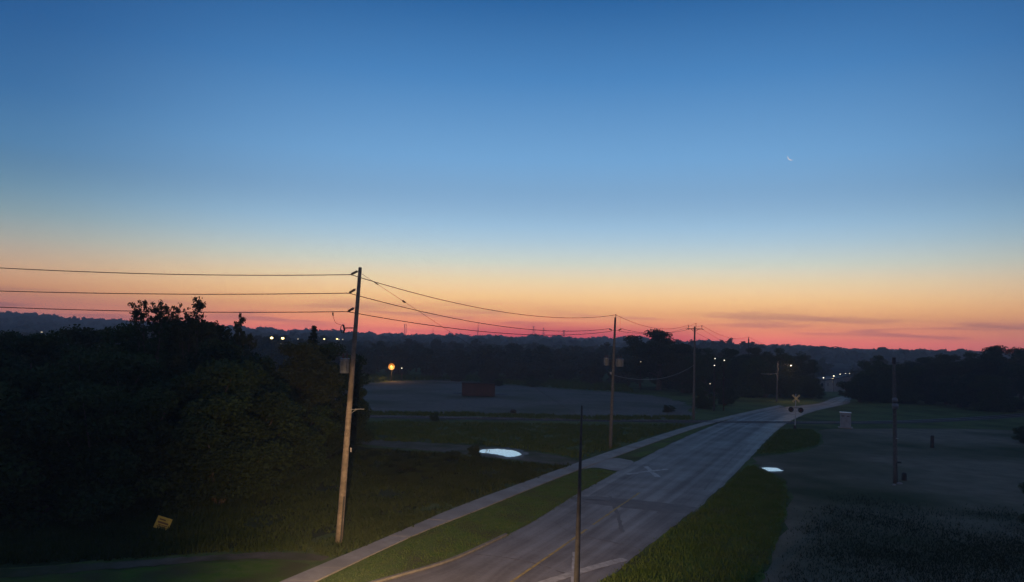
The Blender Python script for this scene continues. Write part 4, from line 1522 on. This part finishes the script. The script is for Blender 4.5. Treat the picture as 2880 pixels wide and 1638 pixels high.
far_lamp(764, 951, 178, 0.36, WARMW, 'left of the pair of bright yellowish floodlights over the thicket')
far_lamp(795, 952, 178, 0.36, WARMW, 'right of the pair of bright yellowish floodlights over the thicket')
far_lamp(912, 954, 182, 0.19, WARMW, 'small bright lamp between the conifer tip and the near pole')
far_lamp(948, 954, 182, 0.19, WARMW, 'small bright lamp just left of the near pole', )
far_lamp(953, 955.5, 184, 0.14, DIMW, 'fainter lamp touching the one just left of the near pole')
far_lamp(964, 955, 186, 0.13, DIMW, 'faintest lamp close to the near pole')
far_lamp(838, 954, 182, 0.13, DIMW, 'faint lamp right of the pair of floodlights')
far_lamp(117, 935, 260, 0.28, DIMW, 'single dim lamp above the left of the thicket')
far_lamp(1101, 1032, 176, 0.40, SODIUM, 'large glowing orange lamp at the edge of the wood behind the lot', squash=0.42)
far_lamp(1130, 1036, 180, 0.12, COOLW, 'tiny white lamp right of the large orange lamp')
far_lamp(1155, 955, 700, 0.5, DIMW, 'tiny lamp on the hillside above the orange lamp')
far_lamp(2011, 1009, 118, 0.09, COOLW, 'left of the two small white lamps right of the crossarm pole', squash=0.4)
far_lamp(2037, 1014, 118, 0.11, COOLW, 'right of the two small white lamps right of the crossarm pole', squash=0.4)
far_lamp(1997, 1080, 140, 0.15, DIMW, 'dim low lamp right of the crossarm pole', squash=0.4)
far_lamp(1802, 1018, 165, 0.1, DIMW, 'faint lamp below the tall spreading tree')
far_lamp(2345, 1058, 225, 0.22, COOLW, 'bright lamp above the lit shed in the dip', squash=0.5)
far_lamp(2316, 1063, 222, 0.17, COOLW, 'small lamp at the left corner of the lit shed')
far_lamp(2363, 1053, 290, 0.22, COOLW, 'twin white lamp beyond the lit shed', squash=0.4)
far_lamp(2378, 1051, 360, 0.17, COOLW, 'leftmost of the row of tiny lamps at the far end of the road')
far_lamp(2389, 1051, 380, 0.15, COOLW, 'middle of the row of tiny lamps at the far end of the road')
far_lamp(2396, 1048, 400, 0.15, COOLW, 'uppermost of the row of tiny lamps at the far end of the road')
far_lamp(2399, 1053, 400, 0.18, DIMW, 'rightmost faint one of the row of tiny lamps at the far end of the road')

far_lamp(2009.5, 1028.5, 117, 0.12, COOLW, 'low flat white lamp below the two small white lamps right of the crossarm pole', squash=0.25)

# light thrown by the lamp poles themselves
def pt(name, loc, power, col, rad_=0.15, parent=None):
    l = bpy.data.lights.new(name, 'POINT')
    l.energy = power
    l.color = col
    l.shadow_soft_size = rad_
    o = bpy.data.objects.new(name, l)
    COL.objects.link(o)
    o.location = loc
    if parent is not None:
        o.parent = parent
    return o


pt('lamp_light', h5 - P5 + Vector((0.25, -0.1, -0.35)), 420, (1.0, 0.62, 0.30), 0.15, u5)
c = at(1101, 1032, 176)
pt('lamp_light', c + Vector((0, -0.9, -0.3)), 500, (1.0, 0.5, 0.12))
c = at(2345, 1058, 225)
pt('lamp_light', c + Vector((-0.4, -0.8, -0.6)), 120, (1.0, 0.78, 0.45))

# ------------------------------------------------------------------ buildings in the dip
def building(loc, rz, w, d, h, wall, label, roof='flat', nwin=3):
    o = empty('building', loc, rz)
    MB().box((0, d / 2, h / 2 - 0.5), (w, d, h + 1.0)).build('wall', wall, o)
    if roof == 'flat':
        MB().box((0, d / 2, h + 0.12), (w + 0.5, d + 0.5, 0.24)).build('roof', ROOF, o)
    else:
        x, y0, y1 = w / 2 + 0.3, -0.3, d + 0.3
        MB().add([(-x, y0, h), (x, y0, h), (x, y1, h), (-x, y1, h), (0, y0, h + w * 0.28), (0, y1, h + w * 0.28)],
                 [(0, 1, 4), (2, 3, 5), (1, 2, 5, 4), (3, 0, 4, 5), (3, 2, 1, 0)]).build('roof', ROOF, o)
    for k in range(nwin):
        x = -w / 2 + w * (k + 0.5) / nwin
        wn = MB().box((x, -0.03, h * 0.6), (0.9, 0.06, 1.1)).build('window', WHITE, o)
        MB().box((x, -0.07, h * 0.6), (0.74, 0.03, 0.94)).build('pane', PANE, wn)
    for k in range(4):
        y = d * (k + 0.5) / 4
        wn = MB().box((w / 2 + 0.03, y, h * 0.6), (0.06, 0.9, 1.1)).build('window', WHITE, o)
        MB().box((w / 2 + 0.07, y, h * 0.6), (0.03, 0.74, 0.94)).build('pane', PANE, wn)
    MB().box((w * 0.1, -0.03, 1.0), (0.9, 0.07, 2.0)).build('door', DARKST, o)
    tag(o, label, 'building')
    return o


c = at(2319, 1070, 215)
zb = hgt(c.x, c.y)
building((c.x - 2.6, c.y, zb), -rad(24.5) + rad(-8), 5.2, 34.0, c.z - zb, SIDING, 'long pale flat-roofed shed beside the far road, lit by a lamp')
c = at(2383, 1061, 300)
zb = hgt(c.x, c.y)
building((c.x, c.y, zb), -rad(20), 3.6, 9.0, c.z - zb, BRICKW, 'small brown building at the far end of the road', 'gable', 2)
c = at(2371, 1075, 255)
zb = hgt(c.x, c.y)
o = empty('lit_sign', (c.x, c.y, zb))
MB().tube([(0, 0.1, -0.2), (0, 0.1, at(2371, 1068, 255).z - zb)], 0.08, 6).build('sign_post', STEEL, o)
MB().box((0, 0, at(2371, 1082, 255).z - zb), (0.24, 0.1, 0.5)).build('lit_panel', COOLW, o)
MB().box((0, 0, at(2371, 1074, 255).z - zb), (0.3, 0.1, 0.9)).build('pale_panel', WHITE, o)
tag(o, 'narrow upright lit sign at the far end of the road', 'sign')

# ------------------------------------------------------------------ masts on the skyline
def pylon(px, ytop, label, w=3.4, arms=2, D=1060.0, lattice=True, rm=0.2, base_w=4.0):
    t = at(px, ytop, D)
    a = math.atan2(t.x, t.y)
    zb = hill_z(a, math.hypot(t.x, t.y))
    h = t.z - zb
    o = empty('pylon' if lattice else 'mast', (t.x, t.y, zb))
    if lattice:
        bw, tw = base_w / 2, 0.5
        for sx in (-1, 1):
            for sy in (-1, 1):
                MB().tube([(sx * bw, sy * bw, 0), (sx * tw, sy * tw, h)], rm, 4).build('leg', DARKST, o)
        br = MB()
        nb_ = 7
        for k in range(nb_):
            q0, q1 = k / nb_, (k + 1) / nb_
            w0, w1 = bw + (tw - bw) * q0, bw + (tw - bw) * q1
            for s in (-1, 1):
                br.tube([(-w0, s * w0, q0 * h), (w1, s * w1, q1 * h)], rm * 0.5, 4).tube([(w0, s * w0, q0 * h), (-w1, s * w1, q1 * h)], rm * 0.5, 4)
        br.build('bracing', DARKST, o)
        for k in range(arms):
            z = h * (0.98 - 0.2 * k)
            MB().tube([(-w * (1 + 0.25 * k), 0, z), (0, 0, z + 0.5), (w * (1 + 0.25 * k), 0, z)], rm * 0.8, 4).build('crossarm', DARKST, o)
    else:
        MB().tube([(0, 0, 0), (0, 0, h * 0.7), (0, 0, h)], [rm * 2.4, rm * 1.9, rm * 1.2], 6).build('mast_tube', DARKST, o)
        for k in range(arms):
            z = h * (0.97 - 0.07 * k)
            MB().box((0.0, 0, z), (w, 0.4, 0.8)).build('antenna_panel', DARKST, o)
    tag(o, label, 'pylon' if lattice else 'mast', 'masts on the skyline')
    return o


pylon(1501, 919, 'tallest lattice pylon on the skyline left of the transformer pole', w=2.6, arms=2, base_w=4.4)
pylon(1529, 922, 'lattice pylon second from left of the three on the skyline', w=0.8, arms=1, base_w=3.2)
pylon(1586, 929, 'lattice pylon with wide arms nearest the transformer pole', w=2.4, arms=2, base_w=3.2)
pylon(1345, 907, 'plain tall mast on the skyline left of the pylons', arms=0, lattice=False, rm=0.26)
pylon(1218, 924, 'short plain mast on the skyline', arms=0, lattice=False, rm=0.19)
pylon(1138, 912, 'left of the twin antenna masts on the skyline', arms=3, lattice=False, rm=0.19, w=1.6)
pylon(1142.5, 912, 'right of the twin antenna masts on the skyline', arms=1, lattice=False, rm=0.19, w=1.4)
pylon(1968, 951, 'small mast above the trees right of the crossarm pole', arms=0, lattice=False, rm=0.19)
pylon(2284, 972, 'faint thin mast on the right skyline, left one', arms=0, lattice=False, rm=0.16)
pylon(2458, 978, 'faint thin mast on the right skyline, middle one', arms=0, lattice=False, rm=0.16)
pylon(2566, 984, 'faint thin mast on the right skyline, right one', arms=0, lattice=False, rm=0.16)

# ------------------------------------------------------------------ grass
def tufts(name, n, sampler, hlo, hhi, per, seed, m, label, width=0.05, spread=0.12):
    rng = np.random.default_rng(seed)
    B = sampler(rng, n)
    k = len(B)
    B = np.repeat(B, per, axis=0) + np.concatenate([rng.normal(size=(k * per, 2)) * spread, np.zeros((k * per, 1))], 1)
    h = rng.uniform(hlo, hhi, size=(k, 1)).repeat(per, axis=0) * rng.uniform(0.6, 1.1, size=(k * per, 1))
    a = rng.uniform(0, 2 * math.pi, size=(k * per,))
    s = np.stack([np.cos(a), np.sin(a), np.zeros_like(a)], 1) * (width * rng.uniform(0.6, 1.4, size=(k * per, 1)))
    ln = np.concatenate([rng.normal(size=(k * per, 2)) * 0.3 * h, h], 1)
    V = np.stack([B - s, B + s, B + ln], 1).reshape(-1, 3)
    F = np.arange(3 * k * per).reshape(-1, 3)
    o = link(name, npmesh(name, V, F, m))
    tag(o, label, 'grass', kind='stuff')
    return o


def inside(P, poly):
    x, y = P[:, 0], P[:, 1]
    c = np.zeros(len(P), bool)
    j = len(poly) - 1
    for i in range(len(poly)):
        xi, yi, xj, yj = poly[i].x, poly[i].y, poly[j].x, poly[j].y
        with np.errstate(divide='ignore', invalid='ignore'):
            t = ((yi > y) != (yj > y)) & (x < (xj - xi) * (y - yi) / (yj - yi + 1e-12) + xi)
        c ^= t
        j = i
    return c


def poly_sampler(pix, holes=(), clump=0.0):
    poly = G(*pix)
    xs = [p.x for p in poly]
    ys = [p.y for p in poly]
    hp = [G(*h) for h in holes]

    def f(rng, n):
        P = np.stack([rng.uniform(min(xs), max(xs), n), rng.uniform(min(ys), max(ys), n), np.zeros(n)], 1)
        ok = inside(P, poly)
        for h in hp:
            ok &= ~inside(P, h)
        P = P[ok]
        if clump:
            v = np.sin(P[:, 0] * 0.9 + 1.3 * np.sin(P[:, 1] * 0.5)) * np.sin(P[:, 1] * 0.7 + 1.7 * np.sin(P[:, 0] * 0.33))
            P = P[v > rng.uniform(-1, clump, len(P))]
        return P
    return f


PUD = [(1335, 1262), (1400, 1258), (1475, 1270), (1475, 1288), (1430, 1294), (1400, 1284), (1340, 1278)]
tufts('weeds', 26000, poly_sampler([(640, 1555), (700, 1420), (900, 1300), (1010, 1262), (1290, 1282), (1400, 1296), (1560, 1312), (1610, 1310), (1455, 1364), (1280, 1428), (1110, 1500), (945, 1570), (830, 1548)], clump=0.4), 0.1, 0.34, 4, 61, WEED,
      'tangled dark weeds covering the ground between thicket and pavement')
tufts('weeds', 12000, poly_sampler([(0, 1590), (0, 1400), (500, 1400), (760, 1380), (700, 1440), (640, 1550), (387, 1570)]), 0.12, 0.4, 4, 62, WEED, 'dark weeds before the thicket above the earth path')
tufts('field_grass', 26000, poly_sampler([(1000, 1238), (1010, 1186), (1300, 1190), (1700, 1196), (1940, 1196), (1860, 1218), (1700, 1270), (1630, 1292), (1560, 1276), (1420, 1258), (1300, 1249)], clump=0.6), 0.15, 0.4, 3, 63, BLADE,
      'rough grass field between the railway and the earth lane', width=0.07)
tufts('brush', 9000, poly_sampler([(1000, 1160), (1300, 1163), (1640, 1172), (1800, 1173), (1940, 1172), (1940, 1181), (1640, 1184), (1300, 1172), (1000, 1168)], clump=0.5), 0.15, 0.5, 4, 71, BLADE, 'scrubby grass along the near edge of the gravel lot', width=0.09)
tufts('brush', 5000, poly_sampler([(985, 1083), (1100, 1070), (1280, 1068), (1420, 1080), (1600, 1094), (1780, 1104), (1760, 1088), (1400, 1062), (1000, 1062)]), 0.5, 1.5, 5, 64, BLADE, 'tall rough brush along the far edge of the gravel lot', width=0.14)
tufts('verge_blades', 26000, poly_sampler([(900, 1640), (1046, 1569), (1186, 1503), (1328, 1448), (1500, 1379), (1640, 1323), (1700, 1324), (1730, 1332), (1625, 1390), (1545, 1441), (1424, 1510), (1296, 1568), (1095, 1632), (980, 1652)]), 0.06, 0.13, 3, 65, BLADE, 'short grass blades of the verge beside the road', width=0.03)
tufts('verge_blades', 42000, poly_sampler([(1705, 1638), (1812, 1556), (1906, 1482), (1967, 1437), (2023, 1388), (2090, 1324), (2112, 1310), (2145, 1322), (2200, 1356), (2212, 1405), (2198, 1484), (2164, 1555), (2126, 1638), (2110, 1690), (1640, 1690)]), 0.08, 0.24, 3, 66, BLADE, 'grass blades of the tongue between road and yard', width=0.035)
tufts('verge_blades', 9000, poly_sampler([(2132, 1277), (2153, 1252), (2198, 1210), (2279, 1209), (2308, 1226), (2296, 1252), (2215, 1272)]), 0.1, 0.3, 3, 67, BLADE, 'grass blades of the island below the crossing signal', width=0.05)
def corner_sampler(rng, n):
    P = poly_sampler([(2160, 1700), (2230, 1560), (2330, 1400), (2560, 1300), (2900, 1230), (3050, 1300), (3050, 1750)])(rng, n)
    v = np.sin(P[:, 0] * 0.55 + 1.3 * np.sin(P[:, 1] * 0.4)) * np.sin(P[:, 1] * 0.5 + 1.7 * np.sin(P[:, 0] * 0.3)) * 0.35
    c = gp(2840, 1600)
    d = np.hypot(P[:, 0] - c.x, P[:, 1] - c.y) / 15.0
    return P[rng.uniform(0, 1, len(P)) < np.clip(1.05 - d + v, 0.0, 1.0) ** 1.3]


tufts('corner_dark_blades', 240000, corner_sampler, 0.06, 0.22, 3, 68, leafmat('corner_dark', (0.024, 0.03, 0.012), (0.042, 0.048, 0.02), 0.5), 'dark low blades added to blacken the bottom right corner of the yard', width=0.025, spread=0.6)  # near-black blades, ever denser, added to make the corner dark

# reeds standing in the puddle
for i, (x, y) in enumerate(((1366, 1275), (1369, 1275.5), (1375, 1276))):
    b = gp(x, y)
    o = MB().tube([(0, 0, 0), (0.03, 0, 0.3), (0.1 - 0.1 * i, 0, 0.52)], [0.02, 0.016, 0.006], 5).tube([(0.02, 0, 0.2), (0.12, 0, 0.4)], [0.014, 0.005], 5).build('dead_stem', BARK)
    o.location = b
    tag(o, ('left', 'middle', 'right')[i] + ' one of three dead stems standing at the bright puddle', 'stem', 'dead stems in the puddle')

# ------------------------------------------------------------------ the near street lamp (out of the picture, at the camera's corner)
LB = Vector((-3.6, 11.8, 0))
ul = empty('street_lamp', LB)
tag(ul, 'street lamp on the near corner that lights the pavement and pole', 'street lamp')
MB().tube([(0, 0, -0.2), (0, 0, 3), (0, 0, 5.3)], [0.09, 0.08, 0.05], 10).build('lamp_post', DARKST, ul)
MB().tube([(0, 0, 5.2), (0.1, 0.2, 5.42), (0.25, 0.6, 5.46)], 0.03, 8).build('lamp_arm', DARKST, ul)
hc = Vector((0.4, 0.95, 5.42))
hd = MB()
Rz = Matrix.Rotation(rad(65), 3, 'Z')
x, y, z = 0.36, 0.18, 0.14
vs = [Rz @ Vector(p) + hc for p in ((-x, -y, 0), (x, -y, 0), (x, y, 0), (-x, y, 0), (-x * .7, -y * .6, z), (x * .7, -y * .6, z), (x * .7, y * .6, z), (-x * .7, y * .6, z))]
hd.add(vs, [(4, 5, 6, 7), (0, 1, 5, 4), (1, 2, 6, 5), (2, 3, 7, 6), (3, 0, 4, 7)])
hd.build('lamp_head', DARKST, ul)
bulb(ul, hc + Vector((0, 0, 0.06)), 0.05, SODIUM, 0.5)
vs = [hc + Vector((0.32 * math.sin(rad(q)), 0.32 * math.cos(rad(q)), zz)) for zz in (-0.082, 0.01) for q in range(-100, 101, 10)]
MB().add(vs, [(k, k + 1, k + 22, k + 21) for k in range(20)]).build('added_visor', DARKST, ul)  # visor added to keep the lamp's light off the upper pole
ld = bpy.data.lights.new('lamp_light', 'SPOT')
ld.energy, ld.color, ld.shadow_soft_size = 24000, (1.0, 0.64, 0.32), 0.015
ld.spot_size, ld.spot_blend = rad(72), 1.0
lo_ = bpy.data.objects.new('lamp_light', ld)
COL.objects.link(lo_)
lo_.parent = ul
lo_.location = hc + Vector((0, 0, -0.12))
aim = Vector((math.sin(rad(3)), math.cos(rad(3)), -math.tan(rad(8))))
lo_.rotation_euler = (-aim).to_track_quat('Z', 'Y').to_euler()

# ------------------------------------------------------------------ moon
MD = 9000.0
mc = CAM + ray(2225.7, 441.3) * MD
mr = 9.2 / F0 * MD
nv = (CAM - mc).normalized()
dv = (CR * -0.68 + CU * -0.73)
dv = (dv - nv * dv.dot(nv)).normalized()
av = nv.cross(dv)
V, F = [], []
na, nb2 = 24, 6
wdt = rad(34)
for i in range(na + 1):
    ph = -math.pi / 2 * 0.93 + math.pi * 0.93 * i / na
    for k in range(nb2 + 1):
        th = math.pi / 2 - wdt + (wdt) * k / nb2
        V.append((av * math.sin(ph) + (nv * math.cos(th) + dv * math.sin(th)) * math.cos(ph)) * mr)
for i in range(na):
    for k in range(nb2):
        a = i * (nb2 + 1) + k
        F.append((a, a + 1, a + nb2 + 2, a + nb2 + 1))
moon = MB().add(V, F).build('moon', emit('moonlight', (1.0, 0.9, 0.8), 0.85))
moon.location = mc
tag(moon, 'thin crescent moon alone in the blue sky', 'moon')

# ------------------------------------------------------------------ haze
hz = MB().box((0, 0, 37), (3400, 3400, 92)).build('haze', mat('haze_air', (0.5, 0.5, 0.5)))
hm = hz.data.materials[0]
hm.node_tree.nodes.clear()
ho = hm.node_tree.nodes.new('ShaderNodeOutputMaterial')
pv = hm.node_tree.nodes.new('ShaderNodeVolumePrincipled')
pv.inputs['Color'].default_value = (0.80, 0.86, 0.95, 1)
pv.inputs['Density'].default_value = 0.00072
pv.inputs['Anisotropy'].default_value = 0.2
hm.node_tree.links.new(pv.outputs[0], ho.inputs['Volume'])
tag(hz, 'thin dusk haze over the plain', 'haze', kind='stuff')
